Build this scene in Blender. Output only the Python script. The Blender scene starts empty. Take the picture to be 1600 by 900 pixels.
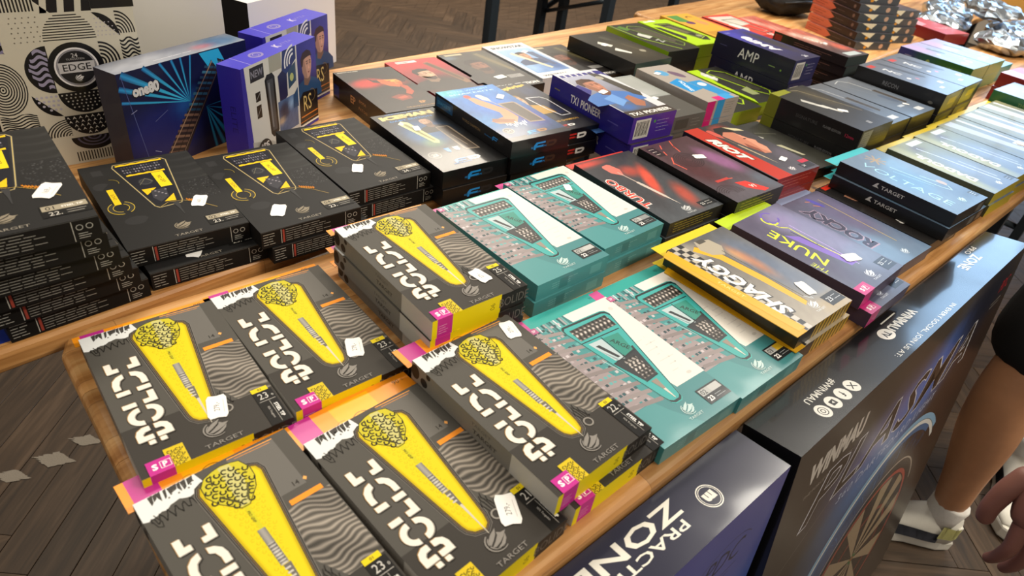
import bpy, bmesh, math, random
import numpy as np
from mathutils import Vector, Matrix, noise as mnoise
random.seed(11); np.random.seed(11)
SC = bpy.context.scene
COL = SC.collection
R_ = math.radians
TZ = 0.77                        # height of the table tops

# ------------------------------------------------------------------ camera
def rotz(a): return Matrix.Rotation(a, 3, 'Z')
cam_d = bpy.data.cameras.new('camera'); cam = bpy.data.objects.new('camera', cam_d); COL.objects.link(cam)
cam_d.sensor_width = 36; cam_d.lens = 1038.93/1600*36; cam_d.clip_start = .02
cam_d.dof.use_dof = True; cam_d.dof.focus_distance = .85; cam_d.dof.aperture_fstop = 8.5
CAMR = rotz(-.811419) @ Matrix.Rotation(.943305, 3, 'X') @ rotz(.157392)
CAMP = Vector((.100185, -.670683, .461370 + TZ))
cam.matrix_world = Matrix.Translation(CAMP) @ CAMR.to_4x4()
SC.camera = cam
# ------------------------------------------------------------------ light
SC.view_settings.view_transform = 'Standard'; SC.view_settings.look = 'None'
SC.view_settings.gamma = 1; SC.view_settings.use_curve_mapping = False
SC.view_settings.exposure = 0.1
w = bpy.data.worlds.new('hall'); SC.world = w; w.use_nodes = True
bg = w.node_tree.nodes['Background']; bg.inputs[0].default_value = (1, .90, .78, 1); bg.inputs[1].default_value = .25
def area(name, loc, rot, sx, sy, power, col):
    d = bpy.data.lights.new(name, 'AREA'); d.shape = 'RECTANGLE'; d.size = sx; d.size_y = sy; d.energy = power; d.color = col
    o = bpy.data.objects.new(name, d); COL.objects.link(o); o.location = loc; o.rotation_euler = rot; return o
area('ceiling_lamp_and_fill', (1.2, 1.3, 3.1), (0, 0, 0), 2.4, .5, 58, (1, .88, .70))
area('ceiling_lamp_and_fill', (3.1, .15, 3.0), (0, 0, 0), 1.2, .35, 40, (1, .93, .82))
area('ceiling_lamp_and_fill', (3.4, 3.6, 3.1), (0, 0, 0), 2.4, .5, 130, (1, .9, .76))  # fill lamp added to brighten the floor and wall at the back
area('ceiling_lamp_and_fill', (-1.2, -1.0, 3.1), (0, 0, 0), 2.0, .5, 20, (1, .88, .70))
area('ceiling_lamp_and_fill', (2.2, -2.0, 3.1), (0, 0, 0), 1.6, .5, 100, (1, .88, .70))

# ------------------------------------------------------------------ helpers
def s2l(c):
    c = np.asarray(c, float)
    return np.where(c <= .04045, c/12.92, ((c+.055)/1.055)**2.4)
def hx(h):
    if not isinstance(h, str): return np.asarray(h, float)
    h = h.lstrip('#'); return np.array([int(h[i:i+2], 16)/255 for i in (0, 2, 4)])
_m = {}
def mat(h, rough=.45, metal=0, spec=.5, bump=0, scale=60, name=None, alpha=1, trans=0, coat=0, var=.06):
    key = (str(h), rough, metal, spec, bump, scale, alpha, trans, coat, var)
    if key in _m: return _m[key]
    m = bpy.data.materials.new(name or 'paint'); m.use_nodes = True
    nt = m.node_tree; b = nt.nodes['Principled BSDF']
    l = s2l(hx(h))
    tc = nt.nodes.new('ShaderNodeTexCoord'); n = nt.nodes.new('ShaderNodeTexNoise'); n.inputs['Scale'].default_value = scale
    n.inputs['Detail'].default_value = 3
    nt.links.new(tc.outputs['Object'], n.inputs['Vector'])
    mx = nt.nodes.new('ShaderNodeMix'); mx.data_type = 'RGBA'
    mx.inputs[6].default_value = (*(l*(1-var)), 1); mx.inputs[7].default_value = (*np.clip(l*(1+var), 0, 1), 1)
    nt.links.new(n.outputs['Fac'], mx.inputs[0]); nt.links.new(mx.outputs[2], b.inputs['Base Color'])
    b.inputs['Roughness'].default_value = rough; b.inputs['Metallic'].default_value = metal
    b.inputs['Specular IOR Level'].default_value = spec; b.inputs['Alpha'].default_value = alpha
    b.inputs['Transmission Weight'].default_value = trans; b.inputs['Coat Weight'].default_value = coat
    b.inputs['Coat Roughness'].default_value = .12
    if bump:
        bp = nt.nodes.new('ShaderNodeBump'); bp.inputs['Strength'].default_value = bump; bp.inputs['Distance'].default_value = .002
        nt.links.new(n.outputs['Fac'], bp.inputs['Height']); nt.links.new(bp.outputs[0], b.inputs['Normal'])
    _m[key] = m; return m
def printmat(name, rough, coat=0, bump=.0, scale=25, spec=.4):
    m = bpy.data.materials.new(name); m.use_nodes = True; nt = m.node_tree; b = nt.nodes['Principled BSDF']
    a = nt.nodes.new('ShaderNodeAttribute'); a.attribute_name = 'Col'
    nt.links.new(a.outputs['Color'], b.inputs['Base Color'])
    b.inputs['Specular IOR Level'].default_value = spec; b.inputs['Roughness'].default_value = rough; b.inputs['Coat Weight'].default_value = coat; b.inputs['Coat Roughness'].default_value = .09
    if bump:
        tc = nt.nodes.new('ShaderNodeTexCoord'); n = nt.nodes.new('ShaderNodeTexNoise'); n.inputs['Scale'].default_value = scale
        n.inputs['Detail'].default_value = 1
        nt.links.new(tc.outputs['Object'], n.inputs['Vector'])
        bp = nt.nodes.new('ShaderNodeBump'); bp.inputs['Strength'].default_value = bump; bp.inputs['Distance'].default_value = .003
        nt.links.new(n.outputs['Fac'], bp.inputs['Height']); nt.links.new(bp.outputs[0], b.inputs['Normal'])
        if coat: nt.links.new(bp.outputs[0], b.inputs['Coat Normal'])
    return m
PR_SATIN = printmat('printed_card', .36, .16, .12, 14)
PR_WRAP = printmat('printed_card_in_film', .4, .14, .25, 18)     # printed card under clear shrink film
PR_MATT = printmat('printed_paper', .6)
PR_SOFT = printmat('soft_touch_card', .5, 0, 0, 25, .16)

def link(name, me, m=None, parent=None, loc=None, rz=None):
    o = bpy.data.objects.new(name, me); COL.objects.link(o)
    if m is not None and me is not None and not me.materials: me.materials.append(m)
    if parent: o.parent = parent
    if loc is not None: o.location = loc
    if rz is not None: o.rotation_euler = (0, 0, rz)
    return o
def tag(o, label=None, cat=None, group=None, kind=None):
    if label: o['label'] = label
    if cat: o['category'] = cat
    if group: o['group'] = group
    if kind: o['kind'] = kind
    return o
def thing(name, label, cat, loc, rz=0, group=None):
    o = link(name, None); o.location = loc; o.rotation_euler = (0, 0, rz); o.empty_display_size = .05
    return tag(o, label, cat, group)
def bm_mesh(bm, name, smooth=False):
    me = bpy.data.meshes.new(name); bm.to_mesh(me); bm.free()
    if smooth: me.polygons.foreach_set('use_smooth', [True]*len(me.polygons))
    return me
_bx = {}
def box_mesh(sx, sy, sz, bev=.0008, seg=1, z0=True, name='carton', mkey=None):
    k = (round(sx, 4), round(sy, 4), round(sz, 4), bev, seg, z0, mkey)
    if k in _bx: return _bx[k]
    bm = bmesh.new(); bmesh.ops.create_cube(bm, size=1)
    bmesh.ops.scale(bm, vec=(sx, sy, sz), verts=bm.verts)
    if bev: bmesh.ops.bevel(bm, geom=list(bm.edges), offset=bev, segments=seg, affect='EDGES', profile=.5)
    if z0: bmesh.ops.translate(bm, vec=(0, 0, sz/2), verts=bm.verts)
    me = bm_mesh(bm, name); _bx[k] = me; return me
def prism(pts, z0, z1, name='prism', bev=0, seg=2):
    bm = bmesh.new(); vs = [bm.verts.new((x, y, z0)) for x, y in pts]; f = bm.faces.new(vs)
    if f.normal.z > 0: bmesh.ops.reverse_faces(bm, faces=[f])
    r = bmesh.ops.extrude_face_region(bm, geom=[f])
    bmesh.ops.translate(bm, vec=(0, 0, z1-z0), verts=[g for g in r['geom'] if isinstance(g, bmesh.types.BMVert)])
    bmesh.ops.recalc_face_normals(bm, faces=bm.faces)
    if bev:
        es = [e for e in bm.edges if abs(e.verts[0].co.z-e.verts[1].co.z) < 1e-6]
        bmesh.ops.bevel(bm, geom=es, offset=bev, segments=seg, affect='EDGES', profile=.5)
    return bm_mesh(bm, name)
def tube(pts, r, name='tube', n=8, sq=False):
    bm = bmesh.new(); rings = []
    pts = [Vector(p) for p in pts]
    for i, p in enumerate(pts):
        d = (pts[min(i+1, len(pts)-1)]-pts[max(i-1, 0)]).normalized()
        a = d.cross(Vector((0, 0, 1))); a = a.normalized() if a.length > 1e-4 else Vector((1, 0, 0)); b = d.cross(a)
        rr = r[i] if isinstance(r, (list, tuple)) else r
        off = math.pi/n if sq else 0
        rings.append([bm.verts.new(p+(a*math.cos(off+2*math.pi*k/n)+b*math.sin(off+2*math.pi*k/n))*rr) for k in range(n)])
    for q in range(len(rings)-1):
        for k in range(n): bm.faces.new((rings[q][k], rings[q][(k+1) % n], rings[q+1][(k+1) % n], rings[q+1][k]))
    bm.faces.new(rings[0][::-1]); bm.faces.new(rings[-1])
    bmesh.ops.recalc_face_normals(bm, faces=bm.faces)
    return bm_mesh(bm, name, not sq)

# ------------------------------------------------------------------ flat print: coloured polygons on a card face
_tx = {}
def text_geo(s, bold=0, shear=0, sp=1):
    k = (s, bold, shear, sp)
    if k in _tx: return _tx[k]
    cu = bpy.data.curves.new('t', 'FONT'); cu.body = s; cu.offset = bold; cu.shear = shear; cu.space_character = sp
    cu.resolution_u = 2; cu.fill_mode = 'FRONT'
    ob = bpy.data.objects.new('t', cu); COL.objects.link(ob)
    me = bpy.data.meshes.new_from_object(ob)
    v = np.empty(len(me.vertices)*3); me.vertices.foreach_get('co', v); v = v.reshape(-1, 3)[:, :2]
    fs = [tuple(p.vertices) for p in me.polygons]
    bpy.data.objects.remove(ob); bpy.data.curves.remove(cu); bpy.data.meshes.remove(me)
    if len(v) == 0: v = np.zeros((1, 2)); fs = []
    v = v-v.min(0); h = max(v[:, 1].max(), 1e-6); v = v/h
    _tx[k] = (v, fs); return v, fs
class Art:
    DZ = 1.1e-5
    def __init__(s, W, L, base=None):
        s.W, s.L = W, L; s.v = []; s.f = []; s.c = []; s.z = 1.5e-5
        if base is not None: s.rect(0, 0, 1, 1, base)
    def _put(s, pts, cols, faces, step=True):
        o = len(s.v); s.v += [(x, y, s.z) for x, y in pts]; s.c += cols; s.f += [tuple(i+o for i in f) for f in faces]
        if step: s.z += s.DZ
    def mm(s, pts, col, step=True):
        if isinstance(col, list): c = [tuple(s2l(hx(q))) for q in col]
        else: c = [tuple(s2l(hx(col)))]*len(pts)
        s._put(pts, c, [tuple(range(len(pts)))], step)
    def poly(s, uv, col, step=True): s.mm([(u*s.W, v*s.L) for u, v in uv], col, step)
    def rect(s, u0, v0, u1, v1, col, step=True): s.poly([(u0, v0), (u1, v0), (u1, v1), (u0, v1)], col, step)
    def line(s, uv, w, col, step=True, closed=False):
        p = [np.array((u*s.W, v*s.L)) for u, v in uv]
        if closed: p.append(p[0])
        for a, b in zip(p[:-1], p[1:]):
            d = b-a; n = np.hypot(*d)
            if n < 1e-6: continue
            d = d/n; q = np.array((-d[1], d[0]))*w/2; e = d*w*.3
            s.mm([tuple(a-q-e), tuple(b-q+e), tuple(b+q+e), tuple(a+q-e)], col, False)
        if step: s.z += s.DZ
    def ell(s, u, v, rx, ry, col, a0=0, a1=360, n=20, rot=0, step=True):
        ca, sa = math.cos(R_(rot)), math.sin(R_(rot)); P = []
        for i in range(n+(a1-a0 < 360)):
            t = R_(a0+(a1-a0)*i/n); x, y = rx*math.cos(t), ry*math.sin(t); P.append((u*s.W+x*ca-y*sa, v*s.L+x*sa+y*ca))
        s.mm(P, col, step)
    def ring(s, u, v, r0, r1, col, a0=0, a1=360, n=24, sy=1, step=True):
        P = []; F = []
        for i in range(n+1):
            t = R_(a0+(a1-a0)*i/n)
            for r in (r0, r1): P.append((u*s.W+r*math.cos(t), v*s.L+r*math.sin(t)*sy))
        for i in range(n): F.append((2*i, 2*i+1, 2*i+3, 2*i+2))
        s._put(P, [tuple(s2l(hx(col)))]*len(P), F, step)
    def text(s, t, u, v, h, col, rot=0, al='c', sx=1, bold=.0, shear=0, sp=1, fit=None):
        p, fs = text_geo(t, bold, shear, sp); p = p.copy()
        wd = p[:, 0].max()
        if fit: sx = fit/(wd*h) if wd > 0 else 1
        p = p*np.array((h*sx, h)); wd *= h*sx
        p = p-np.array((wd/2 if al == 'c' else (wd if al == 'r' else 0), h/2))
        ca, sa = math.cos(R_(rot)), math.sin(R_(rot))
        q = np.stack([p[:, 0]*ca-p[:, 1]*sa+u*s.W, p[:, 0]*sa+p[:, 1]*ca+v*s.L], 1)
        s._put([tuple(x) for x in q], [tuple(s2l(hx(col)))]*len(q), fs)
    def field(s, fn, nx=20, ny=30, u0=0, v0=0, u1=1, v1=1):
        U, V = np.meshgrid(np.linspace(u0, u1, nx), np.linspace(v0, v1, ny)); c = np.clip(fn(U, V), 0, 1).reshape(-1, 3)
        P = np.stack([U.ravel()*s.W, V.ravel()*s.L], 1); F = []
        for j in range(ny-1):
            for i in range(nx-1):
                a = j*nx+i; F.append((a, a+1, a+nx+1, a+nx))
        s._put([tuple(x) for x in P], [tuple(x) for x in s2l(c)], F)
    def fine(s, u0, v0, u1, v1, rows, col, th=.5, seed=1, step=True, full=.85, vert=False):
        r = random.Random(seed)                               # rows of print too small to read
        for k in range(rows):
            t = (k+.5)/rows
            if vert:
                x = u0+(u1-u0)*t; a, e = v0, v0+(v1-v0)*r.uniform(full-.25, full+.15)
            else:
                x = v0+(v1-v0)*t; a, e = u0, u0+(u1-u0)*r.uniform(full-.25, full+.15)
            n = max(2, int((e-a)*14))
            for i in range(n):
                p0 = a+(e-a)*i/n; p1 = p0+(e-a)/n*r.uniform(.75, .98)
                s.line([(x, p0), (x, p1)] if vert else [(p0, x), (p1, x)], th, col, False)
        if step: s.z += s.DZ
    def mesh(s, name, M):
        me = bpy.data.meshes.new(name)
        P = np.array(s.v, float); P[:, :2] *= .001
        A = np.array(M); P = P @ A[:3, :3].T + A[:3, 3]
        me.from_pydata([tuple(p) for p in P], [], s.f)
        at = me.color_attributes.new('Col', 'FLOAT_COLOR', 'POINT')
        c = np.ones((len(s.c), 4), np.float32); c[:, :3] = np.array(s.c); at.data.foreach_set('color', c.ravel())
        me.update(); return me
def M_top(W, L, t): return Matrix(((1, 0, 0, -W/2), (0, 1, 0, -L/2), (0, 0, 1, t), (0, 0, 0, 1)))
def M_end(W, L, t, h=None): return Matrix(((1, 0, 0, -W/2), (0, 0, -1, -L/2), (0, 1, 0, 0), (0, 0, 0, 1)))
def M_side(W, L, t): return Matrix(((0, 0, -1, -W/2), (-1, 0, 0, L/2), (0, 1, 0, 0), (0, 0, 0, 1)))
def blobs(base, bl, noise=0, seed=0):
    """colour field: vertical gradient (near, far) plus soft elliptic patches (u, v, ru, rv, colour, strength, rot)"""
    b0, b1 = hx(base[0]), hx(base[1]); rs = np.random.RandomState(seed)
    def fn(U, V):
        c = b0+(b1-b0)*V[..., None]
        for q in bl:
            u, v, ru, rv, col, st = q[:6]; a = R_(q[6]) if len(q) > 6 else 0
            x, y = U-u, (V-v)*1.5; X, Y = x*math.cos(a)+y*math.sin(a), -x*math.sin(a)+y*math.cos(a)
            wgt = np.clip(1.5-1.5*np.sqrt((X/ru)**2+(Y/(rv*1.5))**2), 0, 1)[..., None]*st
            wgt = wgt*wgt*(3-2*wgt) if st == 1 else wgt
            c = c+(hx(col)-c)*wgt
        if noise: c = c+rs.uniform(-noise, noise, U.shape)[..., None]
        return c
    return fn
def dart(A, p0, p1, w, flight='#888888', barrel='#8a8a8a', point='#cfcfcf', stem='#444444', fl=.26):
    """a dart drawn from the flight at p0 to the tip at p1 (uv), w mm wide flight"""
    a = np.array((p0[0]*A.W, p0[1]*A.L)); b = np.array((p1[0]*A.W, p1[1]*A.L)); d = b-a; n = np.hypot(*d); e = d/n; q = np.array((-e[1], e[0]))
    S = lambda t, o: tuple(a+d*t+q*o*w)
    A.mm([S(0, .25), S(.03, .42), S(fl*.6, .5), S(fl, .06), S(fl, -.06), S(fl*.6, -.5), S(.03, -.42), S(0, -.25)], flight)
    A.mm([S(fl*.7, .05), S(fl+.2, .05), S(fl+.2, -.05), S(fl*.7, -.05)], stem)
    A.mm([S(fl+.18, .1), S(fl+.24, .14), S(.8, .12), S(.86, .05), S(.86, -.05), S(.8, -.12), S(fl+.24, -.14), S(fl+.18, -.1)], barrel)
    A.mm([S(.85, .045), S(1, .0), S(.85, -.045)], point)
def sticker_outline():
    return [(-11, -5), (-8, -6.5), (8, -6.5), (11, -5), (10.2, 0), (11, 5), (8, 6.5), (-8, 6.5), (-11, 5), (-10.2, 0)]
_st = {}
def sticker_mesh(txt, sc):
    sc *= 1.3; k = (txt, sc)
    if k not in _st:
        A = Art(1, 1); A.mm([(x*sc, y*sc) for x, y in sticker_outline()], '#f4f4f4')
        if txt: A.text(txt, 0, 0, 4.2*sc, '#55555c', 0, sx=.8); A.line([(-6*sc, -4.2*sc), (6*sc, -4.2*sc)], .35, '#b5b5b5')
        _st[k] = A.mesh('price_sticker', Matrix.Identity(4))
    return _st[k]
# ------------------------------------------------------------------ the printed designs
def chainpat(A, u0, v0, u1, v1, step, col, w=.7, seg=5, mask=None, skew=0):
    nx = int((u1-u0)*A.W/step); ny = int((v1-v0)*A.L/step)
    for j in range(ny):
        for i in range(nx):
            u = u0+(i+.5+.5*(j % 2))*step/A.W; v = v0+(j+.5)*step/A.L
            if mask and not mask(u, v): continue
            A.ring(u, v, step*.26, step*.26+w, col, 20 if (i+j) % 2 else 110, 290 if (i+j) % 2 else 380, seg, 1, False)
    A.z += A.DZ
def sp_mark(A, u, v, h, bgc='#d33aa0'):
    W, L = A.W, A.L; x, y = u*W, v*L
    A.mm([(x+.03*h, y-.42*h), (x+.95*h, y-.42*h), (x+.95*h, y+.42*h), (x+.03*h, y+.42*h)], '#ffffff')
    A.mm([(x+.08*h, y-.37*h), (x+.90*h, y-.37*h), (x+.90*h, y+.37*h), (x+.08*h, y+.37*h)], bgc)
    A.text('P', (x+.46*h)/W, v, .6*h, '#ffffff', bold=.03); A.text('S', (x-.42*h)/W, v, .72*h, '#ffffff', bold=.04, sx=1.1)
def bolide_end(A):
    A.rect(0, 0, 1, 1, '#24211f'); A.rect(0, -.06, .71, 1.07, '#f4e016'); A.text('90', .62, .5, 6, '#8a7c10', -90)
    A.rect(.05, -.06, .20, 1.07, '#c9349a'); A.fine(.065, .15, .185, .7, 4, '#f0b9de', .5, 3)
    A.text('BOLIDE', .86, .5, 11, '#6b6763', 0, sx=.75)
def teal_end(A):
    A.rect(0, 0, 1, 1, '#4a9297'); A.fine(.2, .3, .6, .75, 3, '#8fc5c8', .5, 4); A.rect(.74, .2, .9, .75, '#5fa6aa'); A.rect(.3, .15, .42, .8, '#3d7f84')
def teal_side(A): A.rect(0, 0, 1, 1, '#3f8b90'); A.text('TARGET', .5, .5, 6, '#7fbfc2', 0, sx=1.3)
def teal_tab(A): A.rect(0, 0, 1, 1, '#2fa6a0'); A.rect(0, .0, .12, 1, '#d04f96'); A.text('90', .9, .6, 4, '#135a58')
def blackgold_front(code, wt):
    def f(A):
        A.rect(0, 0, 1, 1, '#232324')
        A.field(lambda U, V: np.stack([.15+.05*np.clip(np.sin(V*70+2*np.sin(U*9)), 0, 1)*(U-.6)*2.2]*3, -1), 20, 60, .68, .62, .995, .995)
        rr = random.Random(2)
        for k in range(110):
            u, v = rr.uniform(.70, .98), rr.uniform(.36, .60); A.rect(u, v, u+.012, v+.008, rr.choice(['#3b3b3d', '#4a4a4c', '#303032']), False)
        A.z += A.DZ
        A.ell(.10, .72, 9, 9, '#2f2f31', 30, 260); A.ell(.20, .28, 12, 9, '#2e2e30', 0, 300); A.rect(.08, .86, .17, .93, '#2f2f31')
        win = [(.27, .93), (.29, .965), (.72, .965), (.755, .93), (.64, .40), (.62, .37), (.43, .36), (.40, .385)]
        A.line(win, 1.6, '#77736a', True, True); A.line(win, .7, '#c9b26a', True, True)
        A.poly([(.29, .93), (.73, .93), (.62, .40), (.42, .40)], '#1c1d26')
        for v, u0, u1 in ((.945, .30, .72), (.80, .34, .685)):
            n = 9
            up = [(u0+(u1-u0)*i/n, v+.011*(1 if i % 2 else .4)) for i in range(n+1)]; lo = [(u0+(u1-u0)*i/n, v-.011) for i in range(n, -1, -1)]
            A.poly(up+lo, '#f3c81e')
        for i in range(14):
            for j in range(3): A.rect(.335+.025*i, .83+.033*j, .350+.025*i, .848+.033*j, rr.choice(['#55555c', '#3a3a42', '#7d7a86']), False)
        A.z += A.DZ
        A.poly([(.55, .785), (.655, .785), (.65, .59), (.55, .59)], '#f0d61e'); A.text('PRO GRIP', .60, .69, 4.2, '#3a3410', -84, sx=.75)
        A.ell(.46, .69, 8, 9, '#2f3036'); A.ring(.46, .69, 6, 6.6, '#5c5c58'); A.line([(.40, .66), (.47, .73), (.52, .68)], .7, '#75715f')
        A.poly([(.385, .60), (.51, .595), (.40, .525)], '#f4c51a'); A.poly([(.59, .405), (.61, .49), (.495, .415)], '#f4c51a')
        A.poly([(.45, .57), (.58, .57), (.56, .47), (.47, .42), (.43, .48)], '#3a3a42')
        for k in range(6): A.ell(.46+.022*k, .50+.018*((k*7) % 4), 1.3, 1.3, '#8d8a92', n=8, step=False)
        A.z += A.DZ
        A.poly([(.115, .67), (.17, .67), (.165, .48), (.11, .48)], '#efcc1e'); A.text('ECHO', .14, .575, 3.4, '#4a400f', -88)
        A.ring(.145, .44, 8, 13.2, '#3a3934', -60, 60, 14, 1.1); A.ring(.145, .44, 12.6, 13.4, '#c9ad3a', -60, 60, 14, 1.1); A.ring(.145, .44, 7.6, 8.3, '#c9ad3a', -60, 60, 14, 1.1)
        A.ring(.145, .44, 8, 13.2, '#3a3934', 120, 270, 14, 1.1); A.ring(.145, .44, 12.6, 13.4, '#c9ad3a', 120, 270, 14, 1.1); A.ring(.145, .44, 7.6, 8.3, '#c9ad3a', 120, 270, 14, 1.1)
        A.ring(.17, .74, 9.5, 10.3, '#8a7a35', -20, 80, 8)
        A.line([(.43, .36), (.52, .40), (.64, .385), (.75, .33), (.86, .235)], .9, '#a08a4c')
        A.poly([(.545, .385), (.60, .385), (.585, .31), (.58, .24), (.573, .24), (.565, .31)], '#39393b')
        sg = [(.67+.12*i/24, .385-.05*i/24+.018*math.sin(i*1.7)) for i in range(25)]; A.line(sg, .9, '#d98a2a')
        bird(A, .50, .125, 15, '#8d8474'); A.text('TARGET', .505, .035, 4.0, '#9a9388', 0, sx=1.35)
        A.rect(.70, .06, .995, .165, '#141414'); A.rect(.71, .115, .985, .16, '#a39a86'); A.text(code, .76, .137, 6, '#1f1d1a'); A.text('STEEL TIP', .895, .137, 3, '#f0ede6', bold=.03)
        A.text(wt, .78, .086, 6, '#d8d4cc'); A.fine(.85, .068, .97, .105, 2, '#a5a19a', .7, 5)
    return f
def blackgold_end(A):
    A.rect(0, 0, 1, 1, '#1b1a1a'); A.line([(.0, .97), (1, .97)], .5, '#5a5a5a'); A.fine(.02, .12, .17, .88, 5, '#c9c9c4', .55, 7)
    A.rect(.185, .08, .19, .92, '#c9c9c4'); A.rect(.20, .1, .218, .88, '#a0453a', False); A.fine(.23, .1, .70, .9, 6, '#a9a8a2', .55, 9, full=.85)
    A.rect(.83, .05, .835, .95, '#b9b9b4'); A.ring(.875, .65, 2.2, 2.8, '#b9b9b4', n=12); A.ring(.935, .65, 2.2, 2.8, '#b9b9b4', n=12); A.fine(.86, .12, .96, .42, 3, '#bdbdb8', .6, 3)
def black_side(A): A.rect(0, 0, 1, 1, '#161617'); A.text('TARGET', .5, .5, 5.5, '#d2d2d2', 0, sx=1.3, bold=.01); A.poly([(.33, .35), (.36, .7), (.375, .7), (.365, .5), (.385, .35)], '#d2d2d2')
def black_end(A): A.rect(0, 0, 1, 1, '#151516'); A.fine(.1, .2, .55, .8, 4, '#4a4a4a', .5, 2); A.rect(.75, .15, .92, .8, '#5d5d5a')
def shaggy_front(A):
    A.field(blobs(('#a79f92', '#55565a'), [(.75, .6, .35, .45, '#5f6b82', 1), (.68, .6, .10, .30, '#c47d55', .8, 3), (.62, .72, .08, .12, '#d9a06a', .7), (.85, .3, .3, .3, '#6d7a92', .8), (.2, .9, .25, .15, '#aaa294', .8), (.8, .06, .3, .1, '#b5a382', .8)], .02), 20, 30)
    A.poly([(.33, .93), (.48, .80), (.55, .45), (.56, .16), (.48, .14), (.44, .45), (.38, .74), (.24, .90)], '#e3ad1c')
    A.line([(.33, .93), (.48, .80), (.55, .45), (.56, .16)], .9, '#3c3a36')
    A.poly([(.40, .97), (.60, .94), (.63, .84), (.52, .76), (.38, .80), (.33, .88)], '#aba393'); A.rect(.42, .93, .54, .97, '#4d4943')
    A.line([(.55, .80), (.57, .5), (.60, .2)], 1.4, '#55514a'); A.line([(.60, .2), (.66, .15), (.68, .25)], .9, '#c9d3df')
    for i in range(3):
        for j in range(24): A.rect(.0+.075*i+.002, .004+.0415*j, .073+.075*i, .042+.0415*j, '#252629' if (i+j) % 2 else ('#b9b3a8' if j > 2 else '#c6c4c0'), False)
    A.z += A.DZ
    A.text('SHAGGY', .205, .50, 24, '#3f3f42', 90, fit=136, bold=.05, shear=.25); A.text('SHAGGY', .20, .503, 22, '#f4f4f2', 90, fit=132, bold=.035, shear=.25)
    A.rect(.73, .04, .99, .135, '#1e2024'); A.text('23', .80, .09, 7, '#e9eef5'); A.fine(.86, .06, .98, .12, 2, '#c7ccd4', .7, 2)
    bird(A, .56, .115, 13, '#dfe6ee', 'TARGET')
def yellow_flap(A): A.rect(0, 0, 1, 1, '#e0aa10'); A.text('TARGET', .5, .5, 5, '#f2d98a', 0, sx=1.4)
def checker_end(A):
    A.rect(0, 0, 1, 1, '#cfa938')
    for i in range(12): A.rect(.083*i, 0, .083*i+.03, 1, '#3a3020', False)
    A.z += A.DZ; A.rect(0, 0, .3, 1, '#2b2b2d')
def nuke_front(A):
    A.field(blobs(('#54586f', '#544e66'), [(.75, .6, .4, .6, '#7d7fa6', 1), (.6, .85, .3, .2, '#8b7fae', .7), (.2, .5, .25, .6, '#4a4460', .9), (.8, .2, .4, .2, '#6f7f9c', .7)], .015), 18, 26)
    A.poly([(.34, .70), (.50, .62), (.60, .22), (.45, .22)], '#7a5fc0'); A.ring(.56, .90, 11, 14, '#6a56b0', 30, 330); A.ring(.50, .88, 10, 12.5, '#d6e02a', 120, 300)
    A.line([(.44, .86), (.46, .78), (.55, .74), (.52, .50), (.55, .24)], 1.7, '#d9e22c'); A.line([(.62, .76), (.60, .45), (.56, .20)], 1.3, '#b9a3ea'); A.line([(.49, .70), (.51, .45)], 2.2, '#3b3558')
    A.text('NUKE', .235, .56, 19, '#dbe61e', 90, fit=88, bold=.01, shear=-.15); A.text('THE', .06, .33, 9, '#cbd61e', 90, fit=24)
    A.rect(.74, .04, .98, .15, '#1d2029'); A.text('23', .80, .11, 6, '#e9eef5'); A.fine(.86, .06, .97, .14, 3, '#c7ccd4', .7, 2)
    bird(A, .48, .10, 14, '#cfd8ea', 'TARGET'); A.rect(.0, 0, .24, .085, '#c2287c'); sp_mark(A, .11, .042, 9, '#c2287c')
def nuke_end(A): A.rect(0, 0, 1, 1, '#4a4258'); A.rect(0, 0, .24, 1, '#c2287c'); A.fine(.35, .2, .8, .8, 3, '#7d7696', .6)
def nuke_side(A): A.rect(0, 0, 1, 1, '#3d3550')
def rocky_front(A):
    A.field(blobs(('#5d7796', '#4a4660'), [(.7, .7, .4, .5, '#5b587c', 1), (.3, .2, .5, .25, '#6e8cad', .8)], .015), 14, 22)
    A.text('ROCKY', .30, .56, 28, '#a48fa8', 90, fit=118, bold=.075); A.text('ROCKY', .30, .56, 26, '#2a2440', 90, fit=113, bold=.045)
    A.line([(.50, .93), (.62, .90), (.60, .82), (.52, .86)], 1.5, '#d07b54'); A.ell(.62, .88, 5, 16, '#4b46a8', rot=10); A.line([(.75, .9), (.72, .5), (.70, .2)], 1.3, '#b8a55a'); bird(A, .55, .09, 12, '#c3d3e6')
def voltage_front(A):
    A.field(blobs(('#5d7590', '#6b7f97'), [(.4, .5, .5, .3, '#4f7ea8', .8, 30), (.8, .2, .4, .25, '#4b607c', .9), (.7, .75, .3, .2, '#6c94b8', .7)], .015), 16, 24)
    for a in (0, 45, 90, 135): A.line([(.58-.14*math.cos(R_(a)), .86-.09*math.sin(R_(a))), (.58+.14*math.cos(R_(a)), .86+.09*math.sin(R_(a)))], 3.2, '#a8906e')
    A.text('VOLTAGE', .265, .49, 17, '#a6d8f0', -90, fit=146, bold=-.012)
    A.line([(.56, .72), (.66, .30), (.72, .22), (.80, .28), (.72, .50)], 1.3, '#c4ecfa'); A.line([(.46, .66), (.58, .34)], .9, '#9ad4ee'); A.ell(.82, .34, 6, 9, '#b09a8a')
    A.rect(.86, .06, .99, .14, '#2a323e'); A.fine(.875, .075, .98, .13, 3, '#d0dae6', .8); bird(A, .55, .10, 13, '#b9e4f4')
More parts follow.
